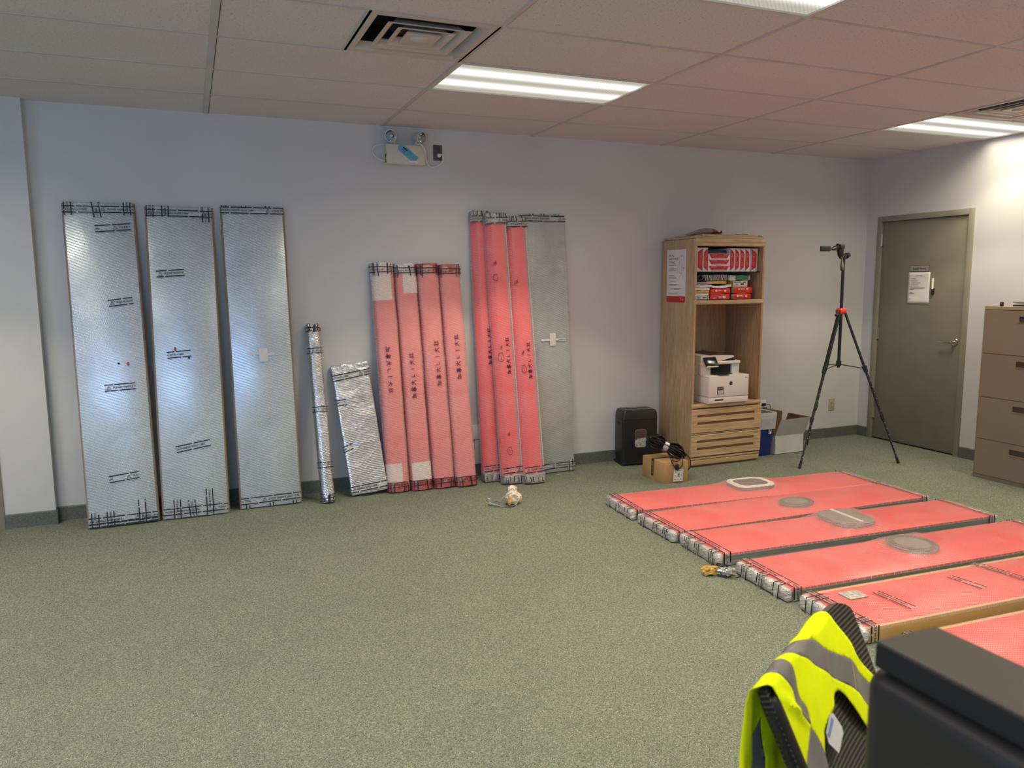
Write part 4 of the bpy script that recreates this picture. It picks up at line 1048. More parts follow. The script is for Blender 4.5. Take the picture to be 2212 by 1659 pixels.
def stroke(mb, pts, w=.0018, m=0):
    for (a, b) in zip(pts, pts[1:]):
        d = Vector((b[0] - a[0], b[1] - a[1]));
        if d.length < 1e-6: continue
        d.normalize(); n = Vector((-d.y, d.x)) * w / 2
        mb.add([PF(a[0] + n.x, a[1] + n.y), PF(b[0] + n.x, b[1] + n.y), PF(b[0] - n.x, b[1] - n.y), PF(a[0] - n.x, a[1] - n.y)], [(0, 1, 2, 3)], m)
stroke(mb, [(.052, .165), (.058, .172), (.100, .172), (.106, .165), (.112, .02), (.106, .012)]); stroke(mb, [(.052, .165), (.048, .03), (.055, .022), (.082, .022)])
stroke(mb, [(.068, .164), (.090, .164)]); stroke(mb, [(.082, .142), (.078, .125), (.084, .118)])
stroke(mb, [(.034, .112), (.044, .118), (.048, .108)]); stroke(mb, [(.034, .112), (.022, .07), (.01, .025)]); stroke(mb, [(.078, .10), (.084, .108), (.090, .10), (.086, .05), (.095, .0), (.108, -.03)]); stroke(mb, [(.078, .10), (.082, .02), (.060, .0), (.045, -.012)])
stroke(mb, [(.096, .065), (.125, .065)], .003)
for c in ((-.103, -.044), (-.103, -.076), (-.103, -.108)): stroke(mb, [(c[0] + .008 * math.cos(q * PI / 4), c[1] + .009 * math.sin(q * PI / 4)) for q in range(9)], .0014)
mb.build('printed_drawing', simple('print_grey', (.10, .09, .09), .7), t)
mb = MB(); lines(mb, [(-.196, .085, .12), (-.206, .09, .112)]); stroke(mb, [(.063, -.185), (.075, -.187), (.07, -.205)], .003); stroke(mb, [(.07, -.193), (.08, -.19)], .003)
for v in range(len(mb.v)): mb.v[v] = (mb.v[v][0] - .0004, mb.v[v][1], mb.v[v][2])
mb.build('footer_logo', PAPER, t)
# ------------------------------------------------------------------ reams
def redream(x0, x1, z0, z1, vert, label, y=-.455, dp=.27, side=1):
    cx = (x0 + x1) / 2; w = x1 - x0 - .0015; h = z1 - z0 - .001
    t = empty('paper_ream', label, 'paper ream', (cx, y + dp / 2, z0), group='boxed reams of red and white paper')
    mb = MB(); mb.box(-w / 2, w / 2, -dp / 2, dp / 2, 0, h, 0, .0015); mb.build('wrapper', simple('ream_white', (.74, .71, .74), .4), t)
    mb = MB(); yy = -dp / 2 - .0008
    if vert:
        a = w * .43; px = w / 2 - .001
        pts = [(px - a * 1.75, .026), (px - .004, .010), (px, .012), (px, h - .010), (px - a * 1.75, h - .035)] if side < 0 else [(-px, .010), (-px + a * 1.5, .03), (-px + a * 1.9, .045), (-px + a * 1.9, h - .05), (-px + a * 1.5, h - .03), (-px, h - .006)]
        if side < 0: pts = [(px, .006), (px, h - .006), (px - a * 1.9, h - .035), (px - a * 1.9, .035)]
    else:
        pts = [(-w / 2 + .004, h - .002), (-w / 2 + .030, .010), (w / 2 - .030, .010), (w / 2 - .004, h - .002)]
    mb.add([(x, yy, z) for x, z in pts] + [(x, yy + .001, z) for x, z in pts], [tuple(range(len(pts)))] + [(i, (i + 1) % len(pts), len(pts) + (i + 1) % len(pts), len(pts) + i) for i in range(len(pts))])
    mb.build('red_label', REDP, t)
    mb = MB()
    def ln(a, b, c, d): mb.box(min(a, b), max(a, b), yy - .0006, yy - .0002, min(c, d), max(c, d))
    if vert:
        xx = (w / 2 - w * .36 if side < 0 else -w / 2 + w * .36)
        ln(xx + .004, xx + .0055, .045, .085); ln(xx + .004, xx + .0055, h - .075, h - .04)
        for k in range(6): ln(xx - .006, xx - .0045, .05 + k * .018, .062 + k * .018)
    else:
        ln(-w * .35, -w * .12, h * .74, h * .80); ln(w * .22, w * .38, h * .74, h * .80)
        for k in range(8): ln(-w * .25 + k * .014, -w * .25 + k * .014 + .010, h * .36, h * .40)
    mb.build('print', simple('ream_print', (.70, .45, .45), .5), t)
    return t
z0, z1 = 1.6535, 1.852
redream(-2.354, -2.294, z0, z1, True, 'upright red and white ream at the far left end of the upper shelf', side=-1)
redream(-2.293, -2.240, z0, z1, True, 'upright red and white ream, second from left, touching the flat stack', side=-1)
for i, n in enumerate(('bottom', 'middle', 'topmost')):
    redream(-2.238, -2.017, z0 + i * .0500, z0 + (i + 1) * .0500, False, n + ' of the three flat red and white reams on the upper shelf')
for i, n in enumerate(('just right of the flat stack', 'second to the right of the flat stack', 'third to the right of the flat stack', 'fourth to the right of the flat stack', 'at the right end of the row, slightly wider')):
    a = -2.015 + i * .053; a += .012 * (i == 4); redream(a, a + (.052 if i < 4 else .066), z0, z1 - .003, True, 'upright red and white ream ' + n)
t = bpy.data.objects[-1] if False else None
o = None
mb = MB(); mb.box(-.10, .10, -.12, .12, 0, .028, 0, .004); o = mb.build('binder', simple('dark_binder', (.03, .035, .045), .35), None, (-2.127, -.30, z0 + .151)); tag(o, 'dark flat binder on top of the flat ream stack on the upper shelf', 'binder')
def zebra():
    m, nt, p = newmat('zebra_print'); tc = nd(nt, 'ShaderNodeTexCoord').outputs['Object']
    w = nd(nt, 'ShaderNodeTexWave'); w.inputs['Scale'].default_value = 22; w.inputs['Distortion'].default_value = 6; w.inputs['Detail'].default_value = 2; nt.links.new(tc, w.inputs[0])
    nt.links.new(ramp(nt, w.outputs['Fac'], [(.48, (.02, .02, .02)), (.54, (.62, .60, .56))]), p.inputs['Base Color']); p.inputs['Roughness'].default_value = .35; return m
ZEB = zebra()
def pack(x0, x1, za, zb, label, mats, y=-.44, dp=.26, seed=0, amt=.005, txt=None, ends=None, name='paper_pack', rz=0):
    cx = (x0 + x1) / 2
    t = empty(name, label, 'paper pack', (cx, y + dp / 2, za), (0, 0, rz))
    mb = MB(); w = x1 - x0; mb.bm(subbox(-w / 2, w / 2, -dp / 2, dp / 2, 0, zb - za, .022, .006), 0, True); crumple(mb, 0, amt, 18, seed)
    for i, v in enumerate(mb.v): mb.v[i] = (v[0], v[1], max(.0003, min(v[2], zb - za + .001)))
    mb.build('wrapper', mats, t)
    if ends:
        for a, b, m in ends:
            mb = MB(); mb.box(a, b, -dp / 2 - .006, -dp / 2 + .001, .004, zb - za - .004, 0, .002); mb.build('colour_band', m, t)
    if txt:
        mb = MB()
        for (a, b, c, d) in txt: mb.box(a, b, -dp / 2 - .0072, -dp / 2 - .0060, c, d)
        mb.build('print', WHITEP if mats in (REDG,) else INK, t)
    return t
Z = 1.419
tr = [(-.05, -.02, .030, .036), (-.045, -.01, .022, .025), (.03, .05, .024, .034)]
pack(-2.195, -1.995, Z, Z + .046, 'glossy red paper pack, bottom of the left pair on the lower shelf', REDG, seed=1, txt=[(-.08, -.05, .01, .014), (-.02, .01, .02, .024), (-.02, .01, .012, .016), (.02, .05, .012, .03)])
pack(-2.190, -1.992, Z + .047, Z + .094, 'glossy red paper pack, top of the left pair under loose sheets', REDG, seed=2, txt=[(-.06, -.04, .02, .034), (-.035, .0, .026, .030), (.03, .05, .018, .034)])
pack(-1.965, -1.770, Z, Z + .048, 'glossy red paper pack, bottom of the right pair on the lower shelf', REDG, seed=3, ends=[(-.118, -.098, GRN)], txt=[(-.06, -.04, .018, .036), (-.035, .0, .03, .034), (-.035, .01, .022, .025), (.03, .05, .018, .034)])
pack(-1.962, -1.755, Z + .049, Z + .103, 'glossy red paper pack, top of the right pair, torn open', REDG, seed=4, ends=[(-.124, -.104, GRN)], txt=[(-.055, -.04, .03, .044), (-.03, .01, .034, .042), (.03, .05, .03, .044)])
pack(-1.955, -1.80, Z + .104, Z + .158, 'yellow paper pack with white printed label, on the right red pair', YEL, seed=5, y=-.43, ends=[(-.08, .062, simple('pale_label', (.66, .62, .62), .5))], txt=[(-.075, .0, .038, .044), (.02, .05, .036, .044), (-.06, -.03, .02, .024), (-.005, .03, .018, .03), (-.075, -.04, .012, .015)])
pack(-1.99, -1.775, Z + .159, Z + .205, 'open white paper bag with green front panel, top of the right pile', simple('pale_wrap', (.62, .60, .55), .4, bscale=30, bstr=.5), seed=6, amt=.008, y=-.43, ends=[(-.05, .085, GRN)])
pack(-2.20, -2.0, Z + .130, Z + .158, 'ochre paper pack below the dark zebra-print pack', YEL, seed=7, y=-.40)
pack(-2.235, -1.995, Z + .159, Z + .212, 'dark zebra-print paper pack below the glass shelf', ZEB, seed=8, amt=.007, y=-.41)
pack(-2.358, -2.200, Z, Z + .034, 'white and black zebra-print pack, lowest in the left corner of the lower shelf', ZEB, seed=9, ends=[(-.075, .05, simple('pale_label', (.66, .62, .62), .5))], txt=[(-.06, -.03, .015, .02), (.0, .04, .016, .022)])
pack(-2.358, -2.208, Z + .035, Z + .055, 'white paper pack above the lowest zebra pack in the left corner', PAPER, seed=10)
pack(-2.358, -2.205, Z + .056, Z + .078, 'yellow paper pack in the left corner of the lower shelf', YEL, seed=11)
pack(-2.356, -2.200, Z + .079, Z + .105, 'ivory paper pack directly under the loose sheets at the left corner', PAPER, seed=14, amt=.007)
def sheets(x0, x1, z, y, label, bow=.02, dp=.25, th=.003, col=PAPER, rz=0):
    o = None; mb = MB(); N = 10; w = x1 - x0
    rows = []
    for i in range(N + 1):
        k = i / N - .5
        rows.append([(w * k, dp * (j / 6 - .5), bow * (4 * k * k) * (1 if k > 0 else .5) + .002 * math.sin(j)) for j in range(7)])
    for i in range(N + 1): rows[i] = rows[i] + [(a, b, c + th) for a, b, c in reversed(rows[i])]
    mb.loft(rows, 0); o = mb.build('loose_sheets', col, None, ((x0 + x1) / 2, y + dp / 2, z), (0, 0, rz)); return tag(o, label, 'paper sheets')
sheets(-2.20, -1.99, Z + .0965, -.45, 'curled loose white sheets on the left pair of red packs', .014, th=.016)
sheets(-2.365, -2.20, Z + .107, -.46, 'loose white sheets piled at the left corner of the lower shelf', .003, th=.014, rz=.0)
sheets(-2.368, -2.19, Z + .128, -.455, 'lilac folder on the paper pile at the left corner of the lower shelf', .003, th=.006, col=simple('lilac', (.42, .38, .52), .5))
sheets(-2.36, -2.20, Z + .138, -.45, 'red-edged curved sheet topping the left corner paper pile', .003, th=.007, col=simple('pinkish_sheet', (.60, .42, .44), .5), rz=.03)
# ------------------------------------------------------------------ printer
t = empty('laser_printer', 'white multifunction laser printer with tilted touchscreen in the cabinet niche', 'printer', (-2.060, -.545, .5455))
PW = simple('printer_white', (.70, .64, .60), .38, nscale=2, namt=.02)
mb = MB(); w = .208
# lower body (origin at front bottom centre, y goes back)
mb.box(-w, w, .0, .40, .055, .232, 0, .010, 3); mb.box(-w + .002, w - .002, .004, .40, .0, .053, 0, .004)
mb.box(-w + .002, w - .002, .165, .40, .22, .33, 0, .006); mb.build('body', PW, t)
mb = MB(); mb.box(-w + .004, w - .002, -.003, .02, .055, .225, 0, .004); mb.build('front_door', PW, t)
mb = MB(); mb.box(-w + .004, w - .002, -.003, .02, .002, .051, 0, .004); pt = mb.build('paper_tray', PW, t)
mb = MB(); mb.box(-.145, -.055, -.0042, -.0028, .022, .037, 0); mb.build('handle_shade', simple('shadow_grey', (.09, .075, .08), .6), pt)  # thin dark plate painted as the shade in the tray's handle recess
mb = MB(); mb.box(-.145, -.055, -.007, -.002, .010, .021, 0, .001); mb.build('handle_lip', WHITEP, pt)
mb = MB(); mb.box(-w - .002, w + .002, -.002, .12, .222, .236, 0, .006); mb.build('output_ledge', simple('printer_cream', (.78, .72, .58), .35), t)
mb = MB(); mb.box(-.105, .13, .145, .158, .238, .325); mb.box(-.105, .08, .055, .15, .236, .242, 0, .002); mb.box(-.10, .0, -.004, .04, .237, .2405, 0, .001); mb.build('output_slot', BLACKM, t)
mb = MB(); mb.box(-w, -.105, .115, .16, .232, .325, 0, .004); mb.box(-.150, -.134, .112, .116, .30, .306, 1); mb.build('left_pillar', [PW, BLACK], t)
mb = MB(); mb.box(.125, w - .004, .125, .16, .232, .325, 0, .004); mb.build('right_pillar', simple('pillar_pale', (.60, .63, .62), .4), t)
mb = MB(); mb.box(-w - .006, .202, .105, .43, .318, .346, 0, .008, 3); mb.build('scanner', PW, t)
mb = MB()
T = Matrix.Rotation(PI / 2, 4, 'X'); T = Matrix.Translation((0, .42, 0)) @ T
mb.prism([(-w - .004, .344), (-w - .004, .398), (-.03, .398), (.130, .390), (.133, .376), (.0, .350), (-.01, .344)], T, .31)
mb.build('document_feeder', PW, t)
mb = MB(); mb.prism([(-.10, .398), (.115, .393), (.12, .395), (.0, .418)], Matrix.Translation((0, .39, 0)) @ Matrix.Rotation(PI / 2, 4, 'X'), .26); mb.build('feeder_tray', simple('feeder_brown', (.045, .03, .025), .4), t)
mb = MB(); mb.box(.0, .16, .13, .40, .347, .355); mb.build('feed_slot', BLACKM, t)
T = Matrix.Translation((-.128, .085, .350)) @ Matrix.Rotation(.95, 4, 'X')
mb = MB(); mb.box(-.064, .064, -.046, .042, -.008, .004, 0, .003, T=T); mb.build('touchscreen', simple('screen_black', (.012, .008, .008), .15), t)
mb = MB(); mb.box(-.060, .060, -.053, -.045, -.010, .002, 0, .002, T=T); mb.build('screen_lip', WHITEP, t)
mb = MB(); mb.cyl((.018, -.003, .167), (.018, -.0055, .167), .0165, m=0, n=28)
lg = mb.build('logo_disc', simple('logo_black', (.015, .013, .02), .3), t)
mb = MB(); sh_ = lambda u, v: (u + .0195 + v * .28, -.0062, v + .158)
for s, dx in (('h', -.0125), ('p', -.0015)): put_text(mb, s, .022, lambda u, v, dx=dx: sh_(u + dx, v + .003), 0, False, .0004)
mb.build('logo_lettering', simple('logo_print', (.62, .55, .62), .4), lg)
mb = MB(); mb.box(-.122, -.057, -.0048, -.0030, .078, .142, 0, .002); st_ = mb.build('front_sticker', simple('sticker_dark', (.06, .03, .035), .4), t)
mb = MB(); mb.box(-.116, -.063, -.0060, -.0046, .082, .112, 0, .001); mb.box(-.112, -.066, -.0060, -.0046, .125, .128); mb.build('sticker_panel', simple('sticker_pale', (.62, .55, .52), .5), st_)
mb = MB()
for zz, a, b in ((.100, -.107, -.075), (.096, -.104, -.08), (.092, -.107, -.075)): mb.box(a, b, -.0066, -.0058, zz, zz + .0012)
mb.build('sticker_text', simple('print_grey', (.10, .09, .09), .7), st_)
mb = MB(); mb.box(.165, .182, -.0042, -.0028, .203, .215); mb.box(.186, .192, -.0042, -.0028, .205, .213); mb.build('model_mark', simple('mark_tan', (.42, .36, .30), .5), t)
# ================================================================== SHREDDER
t = empty('paper_shredder', 'black paper shredder with a clear bin window on the carpet', 'shredder', (-2.722, -.143, 0), (0, 0, -.15))
mb = MB(); hw, hd = .162, .092
ringb = lambda w, d, z, r=.018: rrect(2 * w, 2 * d, r, z, 4)
mb.loft([ringb(hw - .004, hd - .004, .02), ringb(hw, hd, .12), ringb(hw, hd, .40)], 0); mb.box(-hw - .006, hw + .006, -hd - .008, hd + .004, .012, .028, 0, .004); mb.build('bin_body', BLACK, t)
mb = MB(); mb.loft([ringb(hw + .001, hd + .002, .402), ringb(hw - .004, hd, .455, .02), ringb(hw - .014, hd - .006, .478, .025), ringb(hw - .03, hd - .02, .484, .02)], 0)
hd_ = mb.build('shredder_head', BLACK, t)
mb = MB(); mb.box(-.125, .125, -.062, -.035, .4805, .4855, 0, .002); mb.build('feed_slot', simple('slot_grey', (.16, .16, .14), .35), hd_)
mb = MB(); mb.box(-.05, .02, .02, .045, .482, .486, 0, .002); mb.build('control_strip', GREYMET, hd_)
mb = MB(); mb.box(-hw - .003, -hw + .002, -.03, .03, .36, .375, 0, .002); mb.build('side_grip', BLACKM, t)
mb = MB()
pr = [(x, z) for x, _, z in [(p[0] * 1.0, 0, p[1]) for p in [(q[0], q[1]) for q in rrect(.098, .15, .02, 0, 4)]]]
mb.add([(x + .004, -hd - .0018, z + .235) for x, z in pr], [tuple(range(len(pr)))], 0)
mb.add([(x * 1.07 + .004, -hd - .0010, z * 1.05 + .235) for x, z in pr], [tuple(range(len(pr)))], 1)
def shredm():
    m, nt, p = newmat('shreds_behind_window'); tc = nd(nt, 'ShaderNodeTexCoord').outputs['Object']
    s = nd(nt, 'ShaderNodeSeparateXYZ'); nt.links.new(tc, s.inputs[0])
    n = noise_(nt, tc, 60, 4, .7, 2)
    lvl = math_(nt, 'LESS_THAN', math_(nt, 'SUBTRACT', s.outputs[2], math_(nt, 'MULTIPLY', noise_(nt, tc, 14, 2), .06)), .20)
    mx = nd(nt, 'ShaderNodeMix', data_type='RGBA'); nt.links.new(lvl, mx.inputs[0])
    mx.inputs[6].default_value = (.085, .045, .04, 1); nt.links.new(ramp(nt, n, [(.35, (.10, .09, .08)), (.6, (.55, .53, .48))]), mx.inputs[7])
    nt.links.new(mx.outputs[2], p.inputs['Base Color']); p.inputs['Roughness'].default_value = .3; p.inputs['Coat Weight'].default_value = .4; return m
mb.build('bin_window', [shredm(), simple('window_rim', (.22, .22, .21), .3)], t)
for sx in (-1, 1):
    mb = MB(); mb.cyl((sx * .13, -.075, .014), (sx * .13, -.055, .014), .014); mb.build('caster', BLACKM, t)
mb = MB(); mb.tube([(hw - .01, .06, .20), (hw + .03, .085, .17), (hw + .06, .09, .08), (hw + .07, .09, .006)], .004); mb.build('power_cord', BLACK, t)
# ================================================================== KRAFT BOX + CABLE
t = empty('cardboard_box', 'small brown cardboard box on the carpet under the black cable bundle', 'box', (-2.795, -.705, 0))
mb = MB(); hw, hd, hh = .112, .154, .170
mb.box(-hw, hw, -hd, hd, 0, hh, 0, .002); mb.build('carton', KRAFT, t)
mb = MB(); mb.box(-hw - .0008, -hw + .002, -.022, .024, .0, hh, 0); mb.box(-hw, hw, -.022, .024, hh - .001, hh + .0008, 0); mb.build('clear_tape', simple('box_tape', (.40, .23, .09), .25), t)
mb = MB(); mb.box(-hw - .0016, -hw - .0006, -.006, .022, .035, hh, 0); mb.box(-hw, .02, -.006, .022, hh + .0006, hh + .0014, 0); lb = mb.build('black_tape_label', INK, t)
mb = MB(); v, f = text2d('HANDLE WITH CARE', .011); mb.add([(-hw - .0022, .004 + y, .155 - x) for x, y in v], f)
v, f = text2d('CARE WITH', .012); mb.add([(-.10 + x, .004 + y, hh + .0019) for x, y in v], f); mb.build('tape_lettering', PAPER, lb)
t = empty('cable_bundle', 'thick bundle of black cable tied with silver tape on the cardboard box', 'cable', (-2.795, -.715, .268))
e1 = Vector((.80, -.40, -.44)).normalized(); e2 = e1.cross(Vector((.3, .9, .2))).normalized(); e3 = e1.cross(e2)
random.seed(11)
mb = MB()
for k in range(40):
    L = random.uniform(.115, .172); wq = random.uniform(.03, .09); q = random.uniform(0, PI); cross = e2 * math.cos(q) + e3 * math.sin(q)
    o1 = e2 * random.uniform(-.012, .012) + e3 * random.uniform(-.012, .012); pts = []
    for i in range(26):
        a = 2 * PI * i / 26; al = math.cos(a); cr = math.sin(a) * (.22 + .78 * min(1, abs(al) * 1.7)) if abs(al) < .99 else 0
        cr = math.sin(a) * (.25 + 1.9 * al * al * (1.15 - abs(al)))
        p = e1 * al * L + cross * cr * wq * 1.3 + o1 * (.5 + abs(al)); p.z -= .018 * al * al; pts.append(p)
    mb.tube(pts, .0056, 0, 6, True)
# trailing loops
mb.tube([(-.02, -.10, -.05), (-.04, -.13, -.075), (-.02, -.155, -.09), (.02, -.16, -.085), (.03, -.13, -.07), (.0, -.11, -.06)], .0045, 0, 6, True)
mb.tube([(-.02, -.09, -.05), (-.04, -.14, -.09), (-.03, -.165, -.13), (.005, -.168, -.15), (.05, -.16, -.12), (.07, -.12, -.07)], .0045, 0, 6)
mb.tube([(.13, -.09, -.06), (.155, -.11, -.10), (.15, -.12, -.16), (.13, -.11, -.19)], .0045, 0, 6)
mb.build('cable_loops', simple('black_cable', (.010, .010, .011), .28), t)
mb = MB(); q = e1.to_track_quat('Z', 'Y').to_matrix().to_4x4()
mb.lathe([(.034, -.022), (.040, -.020), (.041, 0), (.039, .020), (.034, .022)], Matrix.Translation((-.005, 0, .0)) @ q, 0, 18); crumple(mb, 0, .004, 40, 3)
mb.build('tape_wrap', simple('silver_tie', (.50, .49, .48), .25, .3, bscale=70, bstr=.6), t)
mb = MB(); mb.box(-.020, .012, -.166, -.158, -.160, -.115, 0, .002); mb.build('strap', BLACK, t)
mb = MB(); T = Matrix.Translation((-.034, -.1555, -.252)) @ Matrix.Rotation(.06, 4, 'Y'); mb.box(0, .088, -.0012, 0, 0, .10, 0, T=T); tg = mb.build('paper_tag', simple('tag_paper', (.66, .62, .60), .6), t)
mb = MB()
for (a, b, c, d) in ((.025, .068, .086, .0885), (.01, .08, .091, .0925), (.04, .055, .055, .062), (.036, .058, .040, .043), (.042, .05, .045, .056), (.012, .022, .072, .078), (.012, .02, .045, .05), (.068, .078, .045, .05), (.012, .022, .012, .018), (.04, .046, .012, .018), (.064, .074, .014, .022)):
    mb.box(a, b, -.0019, -.0011, c, d, 0, T=T)
mb.build('tag_print', simple('print_grey', (.10, .09, .09), .7), tg)
# ================================================================== BLUE BIN, WHITE CARTON
LINER = simple('clear_liner', (.62, .62, .64), .22, nscale=9, namt=.12, bscale=18, bstr=.9, bdist=.012); LINER.node_tree.nodes['Principled BSDF'].inputs['Alpha'].default_value = .72
t = empty('waste_bin', 'blue plastic waste bin with a clear liner beside the oak cabinet', 'waste bin', (-1.545, -.275, 0))
mb = MB(); rb = lambda w, d, z, r=.02: rrect(w, d, r, z, 4)
mb.loft([rb(.185, .235, .0), rb(.19, .24, .02), rb(.235, .29, .385), rb(.243, .298, .388), rb(.243, .298, .395), rb(.229, .284, .395), rb(.19, .235, .05)], 0); mb.build('bin', BLUEP, t)
mb = MB(); rings = []
for z, g in ((.30, .012), (.255, .014), (.27, .013), (.33, .016), (.385, .014), (.40, .010), (.396, -.012), (.34, -.02)):
    r = []
    k = .19 + (.235 - .19) * min(1, z / .385)
    for i, p in enumerate(rrect(k + g * 2, k * 1.24 + g * 2, .03, z, 8)):
        n = noise.noise(Vector((p[0] * 30, p[1] * 30, z * 18))) * .007
        r.append((p[0] * (1 + n * 4), p[1] * (1 + n * 4), z + (noise.noise(Vector((p[0] * 12, p[1] * 12, 7))) * .02 if z < .3 else 0)))
    rings.append(r)
mb.loft(rings[1:], 0, True, True, False)
mb.build('liner', LINER, t)
mb = MB(); mb.box(.038, .068, -.149, -.146, .205, .262, 0); s1 = mb.build('sticker', WHITEP, t); s1.rotation_euler = (.0, 0, 0)
mb = MB(); mb.box(.045, .061, -.1502, -.149, .228, .25); mb.box(.045, .05, -.1502, -.149, .215, .222); mb.build('sticker_mark', simple('print_grey', (.10, .09, .09), .7), s1)
t = empty('open_carton', 'large open white carton on the carpet, flaps standing, behind the tripod leg', 'box', (-1.247, -.25, 0))
mb = MB(); hw, hd, hh = .170, .150, .172
def wallq(mb, p, q, r, s, n, th=.004):
    P = [Vector(a) for a in (p, q, r, s)]; n = Vector(n) * th
    mb.add(P, [(0, 1, 2, 3)], 0); mb.add([a + n for a in P], [(0, 1, 2, 3)], 1); mb.add(P + [a + n for a in P], [(i, (i + 1) % 4, 4 + (i + 1) % 4, 4 + i) for i in range(4)], 1)
mb.box(-hw, hw, -hd, hd, 0, .004, 1)
wallq(mb, (-hw, -hd, 0), (hw, -hd, 0), (hw, -hd, hh), (-hw, -hd, hh), (0, 1, 0)); wallq(mb, (-hw, hd, 0), (hw, hd, 0), (hw, hd, hh), (-hw, hd, hh), (0, -1, 0))
wallq(mb, (-hw, -hd, 0), (-hw, hd, 0), (-hw, hd, hh), (-hw, -hd, hh), (1, 0, 0)); wallq(mb, (hw, -hd, 0), (hw, hd, 0), (hw, hd, hh), (hw, -hd, hh), (-1, 0, 0))
KB = simple('kraft_inside', (.20, .105, .035), .85)
mb.build('carton', [CARDW, KB], t)
def flap(p, q, r, s, n, nm='flap'):
    mb = MB(); wallq(mb, p, q, r, s, n, .003); return mb.build(nm, [simple('grey_white_card', (.46, .44, .42), .8), KB], t)
flap((-hw, -hd - .001, hh), (hw, -hd - .001, hh), (hw + .018, -hd - .06, hh + .165), (-hw + .012, -hd - .06, hh + .158), (0, .9, .3))
flap((hw, -hd, hh), (hw, hd - .03, hh), (hw + .045, hd - .04, hh + .15), (hw + .02, -hd - .055, hh + .163), (-1, 0, 0))
flap((-hw, hd, hh), (hw, hd, hh), (hw + .0, hd - .005, hh + .165), (-hw + .09, hd - .03, hh + .215), (0, -1, 0))
mb = MB(); wallq(mb, (-hw - .01, hd - .01, hh + .0), (-hw - .16, hd - .01, hh + .06), (-hw - .15, hd - .03, hh + .225), (-hw - .01, hd - .03, hh + .20), (0, -1, 0)); f2 = mb.build('flap', [KB, KB], t); f2['label'] = 'brown flap showing behind the blue bin'
mb = MB(); random.seed(5)
for k in range(14):
    a = random.uniform(-.14, -.02); b = random.uniform(-.12, .1); mb.tube([(a, b, .10), (a + random.uniform(-.03, .03), b - .02, .15 + random.uniform(0, .04)), (a + random.uniform(-.05, .05), b - .03, .19 + random.uniform(0, .04))], .006, 0, 5)
mb.build('packing_scraps', simple('scrap_tan', (.36, .29, .17), .7), t)
# ================================================================== TRIPOD
t = empty('camera_tripod', 'black camera tripod with a red collar standing in front of the olive door corner', 'tripod', (-1.035, -.732, 0))
feet = [Vector((-1.579 + 1.035, -.894 + .732, .0)), Vector((-.675 + 1.035, -1.101 + .732, 0)), Vector((-.850 + 1.035, -.200 + .732, 0))]
mb = MB(); mb.cyl((0, 0, .835), (0, 0, 1.765), .0135, m=0, n=16); mb.cyl((0, 0, .83), (0, 0, .875), .021); mb.cyl((0, 0, .815), (0, 0, .835), .012); mb.build('centre_column', BLACK, t)
mb = MB(); mb.loft([rrect(.060, .055, .016, 1.282, 4), rrect(.078, .068, .018, 1.29, 4), rrect(.080, .07, .018, 1.318, 4), rrect(.058, .054, .016, 1.332, 4)], 0); mb.build('collar', simple('red_collar', (.70, .035, .02), .28), t)
mb = MB(); mb.tube([(-.03, -.02, 1.305), (-.06, -.03, 1.31), (-.085, -.04, 1.285)], .008, 0, 8); mb.tube([(-.105, -.045, 1.275), (-.07, -.036, 1.282)], .011, 0, 10); mb.build('crank', BLACK, t)
for i, f in enumerate(feet):
    a = f.normalized() * .032; a.z = 1.295; dr = (f - a); 
    P = lambda k: a + dr * k
    mb = MB(); side = Vector((-f.y, f.x, 0)).normalized() * .006
    mb.tube([P(0) + side, P(.37) + side], .0115, 0, 10); mb.tube([P(0) - side, P(.37) - side], .0115, 0, 10)
    mb.cyl(P(.355), P(.395), .021, .017); mb.cyl(P(.395), P(.69), .0105); mb.cyl(P(.68), P(.715), .016, .013); mb.cyl(P(.715), P(.965), .0078)
    lg = mb.build('leg', BLACK, t)
    mb = MB(); mb.cyl(P(.955), P(1.0) + Vector((0, 0, .003)), .010, .013, n=12); mb.build('rubber_foot', BLACKM, lg)
    mb = MB()
    for k in [.45 + .04 * j for j in range(13)]:
        if abs(k - .69) < .03: continue
        p = P(k) + Vector((.0, -.0102 if k < .7 else -.0078, 0)); mb.box(p.x - .004, p.x + .004, p.y - .001, p.y + .001, p.z - .0015, p.z + .0015)
    mb.build('height_mark', WHITEP, lg)
    mb = MB(); mb.tube([(0, 0, .845), P(.372)], .004, 0, 8); mb.build('brace', BLACK, t)
mb = MB()
mb.cyl((-.045, -.01, 1.775), (.05, .012, 1.785), .020, .020, n=14); mb.cyl((.028, .006, 1.78), (.068, .016, 1.79), .026, .022, n=16)
mb.cyl((0, 0, 1.755), (0, 0, 1.785), .024); mb.tube([(-.045, -.01, 1.78), (-.06, -.015, 1.83), (-.055, -.015, 1.868)], [.024, .03, .026], 0, 12)
mb.box(-.085, -.03, -.045, .02, 1.835, 1.878, 0, .012); mb.tube([(-.06, -.02, 1.85), (-.12, -.035, 1.855), (-.14, -.04, 1.852)], .010, 0, 8)
mb.tube([(-.10, -.03, 1.855), (-.10, -.03, 1.875)], .008, 0, 8); mb.box(-.112, -.092, -.04, -.02, 1.872, 1.882, 0, .002)
mb.tube([(-.13, -.04, 1.85), (-.155, -.045, 1.842), (-.185, -.05, 1.835)], [.012, .021, .010], 0, 10); mb.build('pan_head', BLACK, t)
mb = MB(); mb.tube([(-.05, -.02, 1.78), (-.068, -.05, 1.745), (-.085, -.07, 1.70), (-.098, -.085, 1.665), (-.10, -.088, 1.655)], [.006, .008, .015, .017, .010], 0, 12); mb.build('pan_handle', simple('handle_grip', (.06, .055, .045), .45), t)
